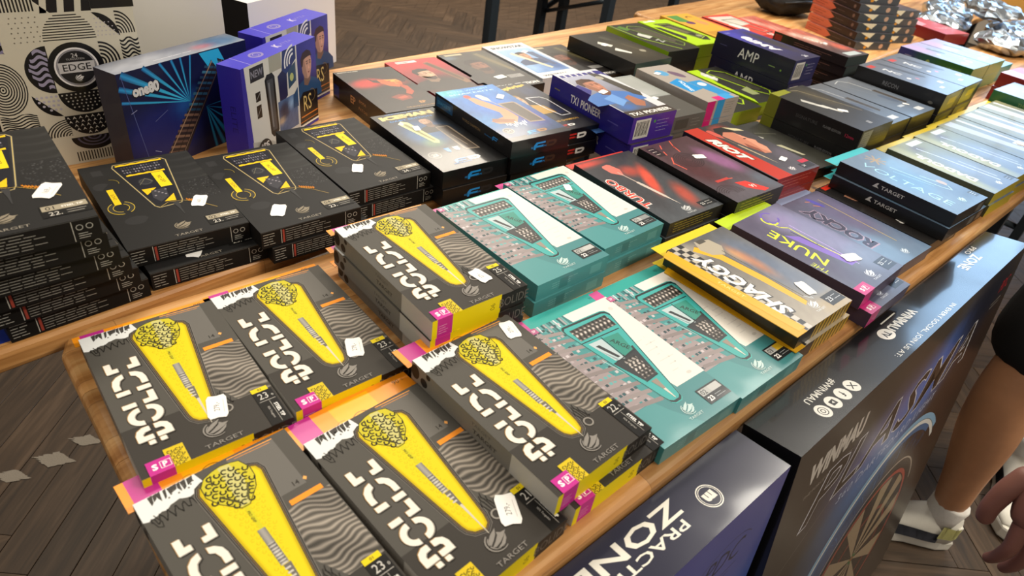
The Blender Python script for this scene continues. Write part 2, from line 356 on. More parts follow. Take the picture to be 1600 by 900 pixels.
def rd_logo(A, u, v, h, c1, c2):
    x, y = u*A.W, v*A.L
    A.mm([(x-1.75*h, y-.35*h), (x-1.75*h, y+.2*h), (x-1.45*h, y+.5*h), (x-.1*h, y+.5*h), (x-.1*h, y+.28*h), (x-1.2*h, y+.28*h), (x-1.35*h, y+.1*h), (x-.35*h, y+.1*h), (x-.35*h, y-.1*h), (x-1.45*h, y-.1*h), (x-1.45*h, y-.35*h)], c1)
    A.mm([(x+.05*h, y-.25*h), (x+1.2*h, y-.25*h), (x+1.6*h, y+.0*h), (x+1.6*h, y+.35*h), (x+1.3*h, y+.5*h), (x+.05*h, y+.5*h)], c2)
    A.mm([(x+.4*h, y), (x+1.1*h, y), (x+1.25*h, y+.12*h), (x+1.2*h, y+.25*h), (x+.4*h, y+.25*h)], '#17181c')
    A.text('RED DRAGON', u-.12, v-.028, h*.24, c1, 0, fit=h*2.2)
def rd_end(c1, c2):
    def f(A):
        A.rect(0, 0, 1, 1, '#121215'); A.line([(0, .98), (1, .98)], .5, '#55555a'); rd_logo(A, .58, .42, min(13, A.L*.55), c1, c2)
    return f
def rd_side(A):
    A.rect(0, 0, 1, 1, '#131316'); A.rect(.02, .25, .25, .85, '#1c4f7c'); A.text('SNAKEBITE', .13, .55, 6, '#4aa0d6', 0, fit=36); A.text('WORLD CHAMPION', .5, .5, 4, '#9a7f52', 0, fit=46); rd_logo(A, .84, .5, 8, '#1f8fe0', '#222226')
def wright_front(A):
    A.field(blobs(('#1a3460', '#2f7fd0'), [(.15, .95, .3, .12, '#55c0c8', .9), (.5, .6, .5, .3, '#2b74d6', .8), (.75, .35, .3, .25, '#4a3fb0', .7), (.1, .35, .3, .2, '#2a8fd8', .6)], .03, 4), 22, 30)
    A.text('PETER WRIGHT', .5, .955, 6, '#8fd0f0', 0, fit=80); A.text('SNAKEBITE', .5, .90, 5, '#bfe6fa', 0, fit=86)
    A.ell(.33, .83, 6, 7, '#c2483c'); A.poly([(.30, .80), (.40, .80), (.60, .52), (.60, .36), (.44, .26), (.20, .30), (.14, .36), (.40, .40), (.44, .48), (.30, .68)], '#c08a66'); A.poly([(.15, .34), (.44, .28), (.50, .33), (.20, .40)], '#8d5d44')
    dart(A, (.50, .84), (.74, .24), 13, '#d8d2c4', '#8f8a80', '#e8e2d4', '#b5ac98')
    A.poly([(.60, .63), (.86, .625), (.89, .60), (.885, .22), (.64, .24)], '#9a8a78'); A.poly([(.625, .615), (.855, .605), (.862, .24), (.66, .258)], '#4c4440')
    sg = [(.27+.33*i/30, .25+.03*math.sin(i*1.3)+.02*math.sin(i*.5)) for i in range(31)]; A.line(sg, 1.1, '#eef4fa')
    A.ell(.17, .17, 9, 9, '#a8a39a'); A.ell(.17, .17, 7.6, 7.6, '#2c2f38'); A.text('24', .17, .17, 6.5, '#c9c6be'); A.rect(0, 0, 1, .065, '#101320'); rd_logo(A, .55, .085, 11, '#2a9fe8', '#a8743a')
def person_blob(skin, cloth, bg0, bg1, hair='#2a2018', u=.45, v=.62, s=1.0, extra=()):
    return blobs((bg0, bg1), [(u, v-.28*s, .34*s, .24*s, cloth, 1), (u, v+.03*s, .15*s, .13*s, hair, 1), (u, v-.01*s, .125*s, .11*s, skin, 1), (u-.04*s, v, .03*s, .015*s, hair, .6), (u+.05*s, v, .03*s, .015*s, hair, .6)]+list(extra), .012)
def ep_side(A): A.rect(0, 0, 1, 1, '#211a17'); A.text('EP', .40, .5, 13, '#c8925a', bold=.02); A.text('EMMA', .58, .66, 5, '#b98a5a', 0, sp=1.4); A.text('PATON', .59, .36, 5, '#b98a5a', 0, sp=1.4); A.rect(.02, .1, .12, .6, '#2b3f8f')
def shotblack_front(A):
    A.field(blobs(('#2b2923', '#24241e'), [(.6, .4, .5, .5, '#4a4536', .8)], .015), 10, 14)
    A.poly([(.18, .66), (.28, .72), (.42, .56), (.30, .52)], '#d6d6d0'); A.poly([(.22, .42), (.34, .48), (.46, .30), (.40, .27)], '#dcdcd6'); dart(A, (.55, .85), (.80, .22), 20, '#4b4a40', '#5d5646', '#b8b29e'); A.ell(.76, .30, 8, 8, '#9a9584'); A.line([(.52, .9), (.75, .86), (.86, .25)], .8, '#5b5a44')
def green_front(A):
    A.rect(0, 0, 1, 1, '#2d2e26'); A.line([(.06, .98), (.1, .5), (.5, .04)], 3, '#9cc32a'); A.line([(.35, .85), (.5, .92), (.8, .85), (.93, .2), (.75, .12), (.6, .3)], 2, '#86a83a', True, True); A.poly([(.4, .8), (.75, .82), (.86, .3), (.7, .25)], '#4d4a3d'); A.poly([(.2, .6), (.35, .66), (.5, .5), (.3, .45)], '#c4c8c0'); A.poly([(.12, .9), (.3, .95), (.36, .8), (.2, .76)], '#4f7a2c'); A.text('Z', .45, .35, 20, '#9aa09a', 20, bold=.05)
def lime_front(A):
    A.rect(0, 0, 1, 1, '#a9d018'); A.poly([(.25, .86), (.75, .84), (.92, .25), (.78, .12), (.58, .16)], '#2b2c26'); A.line([(.3, .82), (.72, .8), (.86, .26), (.62, .2)], 1.5, '#c2dd4a', True, True); A.poly([(.42, .74), (.62, .74), (.72, .42), (.56, .42)], '#6a6548'); A.ell(.75, .3, 9, 9, '#8d8d78'); A.poly([(.05, .75), (.2, .7), (.3, .3), (.1, .2)], '#2b2c26'); A.rect(.1, .93, .5, .97, '#e8ecd8')
def limeblack_front(A):
    A.rect(0, 0, 1, 1, '#2a2b25'); A.poly([(0, 1), (.35, 1), (.12, .6), (.10, .1), (0, 0)], '#a9d018'); A.line([(.38, .88), (.62, .93), (.86, .82), (.93, .22), (.72, .12), (.55, .28)], 3.2, '#a9cf20', True, True); A.poly([(.45, .82), (.78, .82), (.84, .3), (.68, .26)], '#3d3d36'); A.poly([(.15, .86), (.3, .93), (.36, .7), (.2, .64)], '#c9ccc6'); A.text('Z', .26, .78, 22, '#d8dad6', 20, bold=.06); A.poly([(.3, .35), (.6, .4), (.5, .18), (.3, .2)], '#8f9a6a')
def orange_front(A):
    A.rect(0, 0, 1, 1, '#d9a13a'); A.poly([(.1, .95), (.5, .95), (.4, .6), (.1, .7)], '#4f8a44'); A.ell(.35, .62, 14, 12, '#5d3a66'); A.ell(.7, .6, 14, 22, '#c88f5a'); A.rect(.1, .1, .8, .25, '#b98a30'); A.ring(.72, .82, 8, 12, '#4b3a24', 0, 200)
def redwhite_front(A):
    A.rect(0, 0, 1, 1, '#c8463c'); A.poly([(.1, .95), (.9, .9), (.85, .55), (.15, .5)], '#c9c3bb'); A.line([(.3, .8), (.8, .78), (.86, .2), (.55, .18)], 4, '#3a3a36', True, True); A.line([(.34, .74), (.75, .72), (.8, .26), (.58, .24)], 2, '#a8a89a', True, True); A.poly([(.1, .6), (.3, .62), (.4, .4), (.2, .3)], '#e0dcd6'); A.rect(0, 0, 1, .12, '#a5261f'); A.text('U', .6, .12, 22, '#e8e4de', bold=.06)
def redline_front(A):
    A.field(blobs(('#8a2a26', '#b86a5c'), [(.5, .5, .4, .3, '#d8a090', .8), (.3, .8, .3, .2, '#e8c8bc', .7)], .05, 3), 14, 20); A.line([(.2, .1), (.8, .9)], 3, '#e04a3a')
def amp_front(A):
    A.field(blobs(('#2e2c4c', '#3a3a9a'), [(.75, .55, .3, .5, '#3a3640', 1), (.2, .8, .3, .3, '#4a4ac0', .6)], .01), 12, 18); A.text('AMP', .30, .50, 26, '#e4e4ee', 90, fit=86, bold=.05); A.ell(.33, .72, 13, 13, '#eceef4'); A.fine(.08, .9, .3, .94, 2, '#9aa0e0', 1.4); A.text('26', .62, .08, 12, '#cfd2e0', bold=.03)
def amp_side(A): A.rect(0, 0, 1, 1, '#1b1b36'); A.text('AMP', .46, .52, 21, '#ececf0', 0, fit=52, bold=0, sp=1.05); A.fine(.72, .42, .84, .5, 1, '#8fae6a', 1.5); A.ell(.87, .42, 2, 2, '#7fb04a'); A.fine(.08, .55, .22, .6, 1, '#4a4a78', 1.5)
def barcode_end(bgc, paper='#d9d9d4'):
    def f(A):
        A.rect(0, 0, 1, 1, bgc); A.rect(.08, .15, .42, .88, paper)
        for i in range(11): A.rect(.11+.026*i, .25, .11+.026*i+(.012 if i % 3 else .018), .8, '#3b3b3d', False)
        A.z += A.DZ; A.ell(.52, .72, 2.6, 2.6, '#4f9a4a'); A.fine(.58, .25, .94, .8, 4, '#b9b6d8', .6, 3)
    return f
def tx_side(A): A.rect(0, 0, 1, 1, '#2a2590'); A.text('TX1 PIONEER', .46, .5, 14, '#f2f2f6', 0, fit=76, bold=.02); A.fine(.06, .5, .16, .6, 1, '#8f8a5a', 2); A.fine(.74, .4, .92, .5, 1, '#5a58b8', 2)
def grey_front(A):
    A.rect(0, 0, 1, 1, '#6f7070'); A.rect(.0, .45, 1, 1, '#9aa09f'); A.field(blobs(('#888c8c', '#a8adac'), [(.5, .5, .4, .3, '#b8bcbc', .7)], .01), 6, 6, .08, .5, .9, .96); A.rect(0, 0, 1, .44, '#565552'); A.fine(.2, .1, .7, .16, 1, '#8a8a86', 1.5)
def grey_end(A): A.rect(0, 0, 1, 1, '#6b6966'); A.rect(.1, .2, .5, .8, '#56544f'); A.fine(.6, .2, .95, .8, 3, '#a09d98', .7)
def pinkblue_front(A):
    A.rect(0, 0, 1, 1, '#a7a09a'); A.ell(.36, .80, 13, 15, '#5aa0d0'); A.poly([(.05, .55), (.45, .62), (.55, .30), (.1, .26)], '#1c8fd6'); A.text('SWITCH', .3, .42, 9, '#e8f2fa', 70, fit=50, bold=.04); A.ell(.66, .72, 10, 20, '#6f5a72', rot=20); A.poly([(.5, .5), (.9, .5), (.95, .08), (.62, .1)], '#2a8fd0'); A.ell(.75, .4, 10, 9, '#e6e8ea'); A.rect(.3, 0, .55, .09, '#d3237c'); A.rect(.55, 0, .85, .12, '#3a9fe0')
def pinkblue_end(A): A.rect(0, 0, 1, 1, '#b5aea8'); A.rect(.0, 0, .25, 1, '#d3237c'); A.rect(.32, 0, .55, 1, '#3a9fe0'); A.fine(.62, .2, .95, .85, 5, '#77716c', .7)
def signature_front(A):
    A.field(blobs(('#3a3c44', '#2a2a26'), [(.7, .7, .25, .4, '#4c4636', .9)], .012), 10, 14); A.line([(.48, .95), (.62, .92), (.85, .45), (.90, .3)], 2.4, '#8a7f62'); A.line([(.42, .95), (.55, .9), (.80, .4)], 1, '#5f5a48'); A.poly([(.20, .72), (.28, .76), (.42, .50), (.34, .48)], '#c8c8c4'); A.poly([(.30, .60), (.42, .56), (.5, .36), (.44, .36)], '#dcdcd8'); A.text('III', .5, .1, 10, '#b9bcc2', bold=.02); A.poly([(.0, 1), (.42, 1), (.42, .92), (.0, .9)], '#8a8f1e')
def signature_side(A): A.rect(0, 0, 1, 1, '#17181a'); A.rect(0, 0, .13, 1, '#767a1c'); A.text('SIGNATURE', .45, .55, 6, '#4a4b4e', 0, fit=44); A.text('PLAYER EDITION', .72, .55, 4.5, '#8a8c90', 0, fit=34); A.text('12mm', .9, .55, 5.5, '#d0305a', 0, fit=16)
def signature_end(A): A.rect(0, 0, 1, 1, '#232426'); A.rect(.05, .1, .35, .9, '#8d8d80'); A.fine(.08, .15, .32, .85, 6, '#55554f', .8); A.fine(.45, .2, .9, .8, 4, '#5d5e60', .6)
def greyA_front(A):
    A.field(blobs(('#6d7f98', '#6b7078'), [], .008), 6, 8); A.line([(.22, .92), (.45, .96), (.62, .88), (.72, .3)], 2.2, '#c4c8cc'); A.line([(.25, .9), (.5, .5)], .9, '#8f959c'); A.ell(.56, .4, 9, 24, '#5a6880', rot=10); A.poly([(.66, .62), (.78, .62), (.80, .26), (.70, .24)], '#4c4744'); A.rect(.55, .06, .78, .13, '#dfe6ee'); A.rect(.3, .2, .5, .24, '#c9d2de')
def olive_end(A): A.rect(0, 0, 1, 1, '#4a4836'); A.rect(.3, .2, .9, .8, '#5c583e')
def recon_front(A):
    A.field(blobs(('#7a8eb0', '#606570'), [], .008), 6, 8); A.rect(.06, .86, .30, .93, '#c23a34'); A.text('ЯC' if False else 'NC', .32, .68, 16, '#e4e8ee', -90, fit=40, bold=.03); A.poly([(.52, .93), (.66, .92), (.80, .42), (.72, .38), (.62, .46)], '#4a4f5c'); A.ell(.45, .42, 3, 5, '#e07a86'); A.ell(.25, .47, 6, 5, '#eef0f2'); A.rect(.35, .12, .5, .16, '#dfe8f4'); A.rect(.7, .2, .82, .26, '#eef4fa')
def recon_side(A): A.rect(0, 0, 1, 1, '#1d1d20'); A.text('RECON', .42, .6, 9, '#8a8c92', 0, fit=34); A.ell(.88, .45, 5, 3, '#6d6d6a')
def yellow_end(A): A.rect(0, 0, 1, 1, '#2b2a22'); A.poly([(0, .1), (.7, .1), (.9, .95), (0, .95)], '#8f8a3a'); A.rect(.3, .4, .7, .7, '#c9b41e')
def jaeger_front(A):
    A.field(blobs(('#7fa8c8', '#a9a3cf'), [(.3, .8, .4, .3, '#b8a0d0', .9), (.3, .15, .4, .2, '#8fc4b0', .7), (.7, .5, .3, .4, '#7a9fb8', .7)], .01), 10, 14); A.line([(.55, .75), (.72, .72), (.86, .3), (.68, .28)], 2.2, '#d6e8f4', True, True); A.ell(.35, .55, 4, 6, '#e8f0f6'); A.ell(.3, .18, 10, 10, '#e2eef6'); A.ell(.62, .2, 9, 9, '#d8eaf4'); A.poly([(.5, .78), (.62, .78), (.7, .55), (.6, .52)], '#5f6f86')
def jaeger_side(A): A.field(blobs(('#1f5a2c', '#1f5a2c'), [(.0, .5, .45, 2, '#25307a', 1), (.4, .5, .2, 2, '#1f4a5a', .7)]), 16, 2); A.ell(.42, .5, 5, 5, '#7f9a5a'); A.text('JAEGER', .78, .5, 8, '#5f8f4a', 0, fit=40); A.fine(.1, .45, .24, .6, 1, '#8a90b8', 2)
def glare_front(A):  # cover colours carry a painted blue tint of window glare
    A.field(blobs(('#5a6c90', '#8a8a5c'), [(.6, .4, .4, .4, '#7c90b4', .9), (.1, .5, .2, .8, '#b9b878', .8), (.5, .85, .2, .08, '#4a3a4a', .6)], .01), 12, 18); A.text('DADOUL', .22, .5, 18, '#e6eef6', 90, fit=110, bold=.04); A.line([(.5, .85), (.55, .7), (.62, .3), (.66, .1)], 2.4, '#dfeaf6'); A.line([(.72, .5), (.76, .15)], 1.6, '#dfeaf6'); A.rect(.82, .04, .98, .11, '#2c2f3a'); A.fine(.83, .05, .97, .1, 2, '#c8ccd8', .8); A.rect(.5, .9, .9, .97, '#d8e2ec'); bird(A, .52, .08, 12, '#e0eaf4')
def glare2_front(A):  # window glare painted into these cover colours as well
    A.field(blobs(('#667488', '#8a8a68'), [(.6, .4, .5, .5, '#8496b4', .8), (.2, .6, .15, .6, '#8a8768', .7)], .012), 12, 18); A.poly([(.2, .98), (.5, .98), (.62, .02), (.45, .02)], '#c3cdd8'); A.poly([(.70, .98), (.8, .98), (.85, .3), (.8, .2)], '#d6dee8'); A.rect(.62, .25, .9, .36, '#dbe2e8'); A.fine(.64, .27, .88, .34, 3, '#9aa4b0', .7); A.text('TARGET', .75, .12, 5, '#e8ecf0')
def yellowish_tab(A): A.rect(0, 0, 1, 1, '#e2c81a')
def greenbook_front(A):
    A.field(blobs(('#8fa8c8', '#9ab4d8'), [(.4, .4, .5, .4, '#7f9cc4', .8)], .01), 8, 10); A.text('X', .4, .6, 40, '#d8e6f4', 20, bold=.02); A.line([(.5, .8), (.7, .3)], 2, '#e0ecf6')
def greenbook_side(A): A.rect(0, 0, 1, 1, '#2c6a4a'); A.text('THE DARK SIDE OF LIFE', .55, .5, 7, '#8fae6a', 0, fit=100)
def redtex_front(A):
    A.rect(0, 0, 1, 1, '#b8434a'); A.poly([(0, 1), (.5, 1), (.4, .6), (0, .5)], '#d89aa8'); A.text('TEXAS', .6, .35, 14, '#e2c0b8', 0, fit=70); A.rect(.1, .75, .4, .9, '#e6eaf0')
def tealbox_front(A): A.field(blobs(('#6fa0b8', '#8fc0d0'), [(.5, .5, .4, .3, '#a8d0e0', .8)], .01), 6, 8); A.line([(.3, .8), (.7, .2)], 3, '#d8eaf4')
def tealplain(A): A.rect(0, 0, 1, 1, '#1f7f86')
def plain(c):
    def f(A): A.rect(0, 0, 1, 1, c)
    return f
def red1_front(A):
    A.field(blobs(('#4a4f56', '#35343a'), [(.62, .55, .12, .35, '#d8503c', 1, -28), (.55, .72, .2, .12, '#c0483a', .8), (.75, .25, .15, .25, '#c24a38', .8, -20), (.1, .95, .5, .06, '#d2463a', .9), (.25, .35, .2, .3, '#3a3a40', .9)], .015), 24, 32)
    dart(A, (.34, .88), (.50, .15), 22, '#d8756a', '#c9bdb5', '#e0d4cc', '#b8a8a0'); A.text('TURBO', .09, .46, 17, '#f0e8e4', 90, fit=88, bold=.06); A.text('TURBO', .09, .46, 15, '#d23a2c', 90, fit=84, bold=.02)
    A.rect(.70, .045, .97, .12, '#202226'); A.text('22', .76, .083, 5, '#e6e6e6'); A.fine(.82, .055, .96, .11, 2, '#b8b8b8', .8); bird(A, .48, .095, 14, '#c4c8cc', 'TARGET')
def red_end(A): A.rect(0, 0, 1, 1, '#33322c'); A.fine(.1, .15, .8, .9, 4, '#8f8636', 1.2, 4, full=.95)
def red2_front(A):
    A.field(blobs(('#4f4a54', '#4a2f36'), [(.80, .55, .22, .34, '#8a5a86', 1, 8), (.5, .1, .5, .14, '#5c5660', .8), (.25, .5, .3, .35, '#4a2026', .9), (.9, .15, .2, .2, '#5a6272', .9)], .015), 20, 28)
    for r in range(6): A.ring(.38, .66, 6+3.4*r, 7.2+3.4*r, '#26161c', 0, 360, 26, 1, False)
    A.z += A.DZ
    for r in range(6): A.ring(.16, .10, 8+3.4*r, 9.2+3.4*r, '#2a171d', 0, 150, 16, 1, False)
    A.z += A.DZ
    for p in (((.60, .99), (.50, .88)), ((.52, .90), (.47, .80)), ((.35, .96), (.28, .90)), ((.2, .75), (.08, .66)), ((.1, .66), (.12, .55)), ((.3, .3), (.5, .28)), ((.24, .86), (.2, .8))): A.line(p, 1.8, '#e8604c', False)
    A.z += A.DZ
    A.rect(.06, .80, .20, .96, '#2a1a1e'); A.fine(.07, .82, .19, .95, 3, '#d8c8c4', .9); A.poly([(.42, .22), (.60, .20), (.74, .03), (.62, .02), (.46, .12)], '#d8342c'); A.text('V1', .58, .12, 8, '#f2dcd4', -10, bold=.04); A.rect(.2, .28, .45, .31, '#b83a34')
def red3_end(A): A.rect(0, 0, 1, 1, '#8f2a24'); A.fine(.1, .2, .85, .85, 3, '#c06a5a', .9)
def red4_front(A):
    A.field(blobs(('#33342f', '#3a3b38'), [(.5, .6, .4, .2, '#454743', .8)], .015), 10, 14); A.poly([(.25, .74), (.4, .80), (.5, .68), (.36, .66)], '#b8bab4'); A.poly([(.45, .52), (.55, .50), (.62, .25), (.56, .26)], '#b4b39a'); A.line([(.5, .8), (.85, .7)], 1.2, '#77796f'); A.rect(0, .94, .2, 1, '#d8345c')
def shelfred_front(A): A.field(blobs(('#3f3a40', '#c06a58'), [(.5, .6, .4, .2, '#e0b8a8', .9), (.7, .3, .3, .2, '#d86a54', .8), (.3, .8, .3, .15, '#e8d0c4', .7)], .06, 9), 14, 20); A.line([(.7, .9), (.9, .1)], 3, '#d84a38'); A.text('DARTS', .4, .55, 12, '#eadfd8', -80, fit=60, bold=.04); A.rect(.2, .04, .8, .14, '#b8c4c8')
def shelfred_side(A): A.rect(0, 0, 1, 1, '#241d1e'); A.rect(.02, .2, .12, .8, '#8f2a2c'); A.fine(.3, .3, .9, .7, 2, '#7d5a52', 1.2)
def fan_front(A): A.field(blobs(('#3a3c44', '#a85a48'), [(.4, .7, .5, .25, '#c8745a', .9), (.5, .3, .3, .2, '#5a6070', .9)], .04, 2), 10, 14)
def fan_side(A): A.rect(0, 0, 1, 1, '#241a1b'); A.poly([(0, 0), (.42, 0), (.52, .5), (.40, 1), (0, 1)], '#c06248'); A.fine(.06, .2, .4, .8, 2, '#7d3a2c', 1.4); A.ell(.9, .5, 5, 5, '#6a5650'); A.fine(.55, .45, .8, .55, 1, '#5d4a4a', 1)
def fan_end(A): A.rect(0, 0, 1, 1, '#474b52'); A.poly([(.1, 1), (.5, 1), (.4, .3)], '#e8e0c8'); A.ell(.3, .35, 6, 4, '#d8942a'); A.ell(.75, .5, 8, 7, '#c8a088')

# kinds of carton: (W, L, t, card colour, front, end, side, film, tab colours)
KIND = {}
def kind(name, W, L, t, body, front, end=None, side=None, film=False, tab=None):
    KIND[name] = dict(W=W, L=L, t=t, body=body, front=front, end=end, side=side, film=film, tab=tab)
_art = {}
def art_of(kn, which):
    k = (kn, which)
    if k not in _art:
        K = KIND[kn]; W, L, t = K['W'], K['L'], K['t']
        if which == 'front': A = Art(W*1000, L*1000); K['front'](A); m = A.mesh('front_print', M_top(W, L, t+1e-5))
        elif which == 'end': A = Art(W*1000, t*1000); K['end'](A); m = A.mesh('end_print', M_end(W, L+2e-5, t))
        else: A = Art(L*1000, t*1000); K['side'](A); m = A.mesh('side_print', M_side(W+2e-5, L, t))
        m.materials.append(PR_SOFT if kn[:6] in ('bolide', 'blackg') else PR_WRAP if K['film'] else PR_SATIN); _art[k] = m
    return _art[k]
_tab = {}
def dart_box(kn, label, x, y, z, yaw=0, group=None, stick=None, stxt=None, srot=0, ssc=1., tabw=.014, cat='dart box', corner=True, name='dart_box'):
    """x, y: near-left corner on the table; z: height above the table top; stick: (u, v) of a price sticker"""
    K = KIND[kn]; W, L, t = K['W'], K['L'], K['t']; a = R_(yaw)
    cx, cy = (x+W/2*math.cos(a)-L/2*math.sin(a), y+W/2*math.sin(a)+L/2*math.cos(a)) if corner else (x, y)
    o = thing(name, label, cat, (cx, cy, TZ+z), a, group)
    link('carton', box_mesh(W, L, t, mkey=K['body']), mat(K['body'], .4), o)
    link('front_print', art_of(kn, 'front'), None, o)
    if K['end']: link('end_print', art_of(kn, 'end'), None, o)
    if K['side']: link('side_print', art_of(kn, 'side'), None, o)
    if K['tab']:
        key = (kn, tabw)
        if key not in _tab:
            hw = W/2+.004; P = [(-hw, 0), (hw-.002, 0), (hw-.002, tabw-.004), (hw-.006, tabw), (-hw+.004, tabw), (-hw, tabw-.004)]
            A = Art((2*hw-.002)*1000, tabw*1000); K['tab'](A)
            pm = A.mesh('tab_print', Matrix(((1, 0, 0, -hw), (0, 1, 0, 0), (0, 0, 1, .0006), (0, 0, 0, 1)))); pm.materials.append(PR_SATIN)
            c0 = np.array(A.c[0]); _tab[key] = (prism(P, 0, .0006, 'hang_tab'), pm, A)
        tm, pm, A = _tab[key]
        tb = link('hang_tab', tm, mat('#e8a040' if kn.startswith('bolide') else '#4a8f8c' if kn.startswith('teal') else '#c8b030', .45), o, (0, L/2+.0002, t*.62)); link('tab_print', pm, None, tb)
    if stick:
        s = link('price_sticker', sticker_mesh(stxt, ssc), PR_MATT, o, (stick[0]*W-W/2, stick[1]*L-L/2, t+.0008), R_(srot))
    return o
def split_word(A, col, dx=0, dy=0, grow=0):
    """six stencil letters cut in half lengthwise, reading away from the table edge"""
    def put(pts): A.mm([(.288*120-b+dx, a+dy) for a, b in pts], col, False)
    H, T = 10.2, 5.0
    for up in (1, 0):
        y = lambda b: 16+b if up else 10.2-b
        def arch(a0, ln):
            P = []
            for i in range(15): q = math.pi*i/14; P.append((a0+ln/2+ln/2*math.cos(q), H*math.sin(q)))
            for i in range(15): q = math.pi*(1-i/14); P.append((a0+ln/2+(ln/2-T)*math.cos(q), (H-T)*math.sin(q)))
            put([(a, y(b)) for a, b in P])
        put([(31.5, y(-1)), (31.5, y(3.6)), (35.6, y(3.6)), (35.6, y(-1))])
        put([(37, y(-1.5)), (37, y(H)), (45, y(H)), (49.5, y(8.4)), (52.2, y(4)), (52.2, y(-1)), (47, y(-1)), (46.6, y(3.2)), (44.4, y(H-T)), (42, y(H-T)), (42, y(-1.5))])
        arch(54.5, 21)
        if up: put([(78, y(0)), (78, y(H)), (83, y(H)), (83, y(0))])
        else: put([(78, y(0)), (78, y(H)), (91.5, y(H)), (91.5, y(H-T)), (83, y(H-T)), (83, y(0))])
        put([(95, y(0)), (95, y(H)), (100, y(H)), (100, y(0))])
        put([(103, y(H)), (103, y(H-T)), (109, y(H-T)), (114.2, y(3.4)), (116.4, y(0)), (121.8, y(0)), (120, y(5)), (116, y(8.8)), (110.5, y(H))])
        put([(126, y(1)), (126, y(H)), (139.5, y(H)), (139.5, y(H-T)), (131, y(H-T)), (131, y(1))])
    A.z += A.DZ
def wave_field(u0, v0, u1, v1):
    def fn(U, V):
        x = (U-u0)/(u1-u0); y = (V-v0)/(v1-v0)
        ph = y*15+.55*np.sin(x*3.2+y*4)+.45*np.sin(x*6-y*6+1)+x*1.8+.16*np.sin(x*15+y*11)
        s = .5+.5*np.sin(ph*2*np.pi); g = .29+.30*s**1.3+.05*np.sin(x*5+y*8)
        return np.stack([g*1.03, g*.98, g*.92], -1)
    return fn
def offset(A, uv, d):
    """outline moved outwards by d mm (clockwise polygon)"""
    P = [np.array((u*A.W, v*A.L)) for u, v in uv]; n = len(P); out = []
    for i in range(n):
        a, b, c = P[i-1], P[i], P[(i+1) % n]; e1, e2 = (b-a)/np.hypot(*(b-a)), (c-b)/np.hypot(*(c-b))
        n1, n2 = np.array((-e1[1], e1[0])), np.array((-e2[1], e2[0])); m = n1+n2; m = m/np.hypot(*m); k = 1/max(.5, m.dot(n1)); q = b+m*d*k
        out.append((q[0]/A.W, q[1]/A.L))
    return out
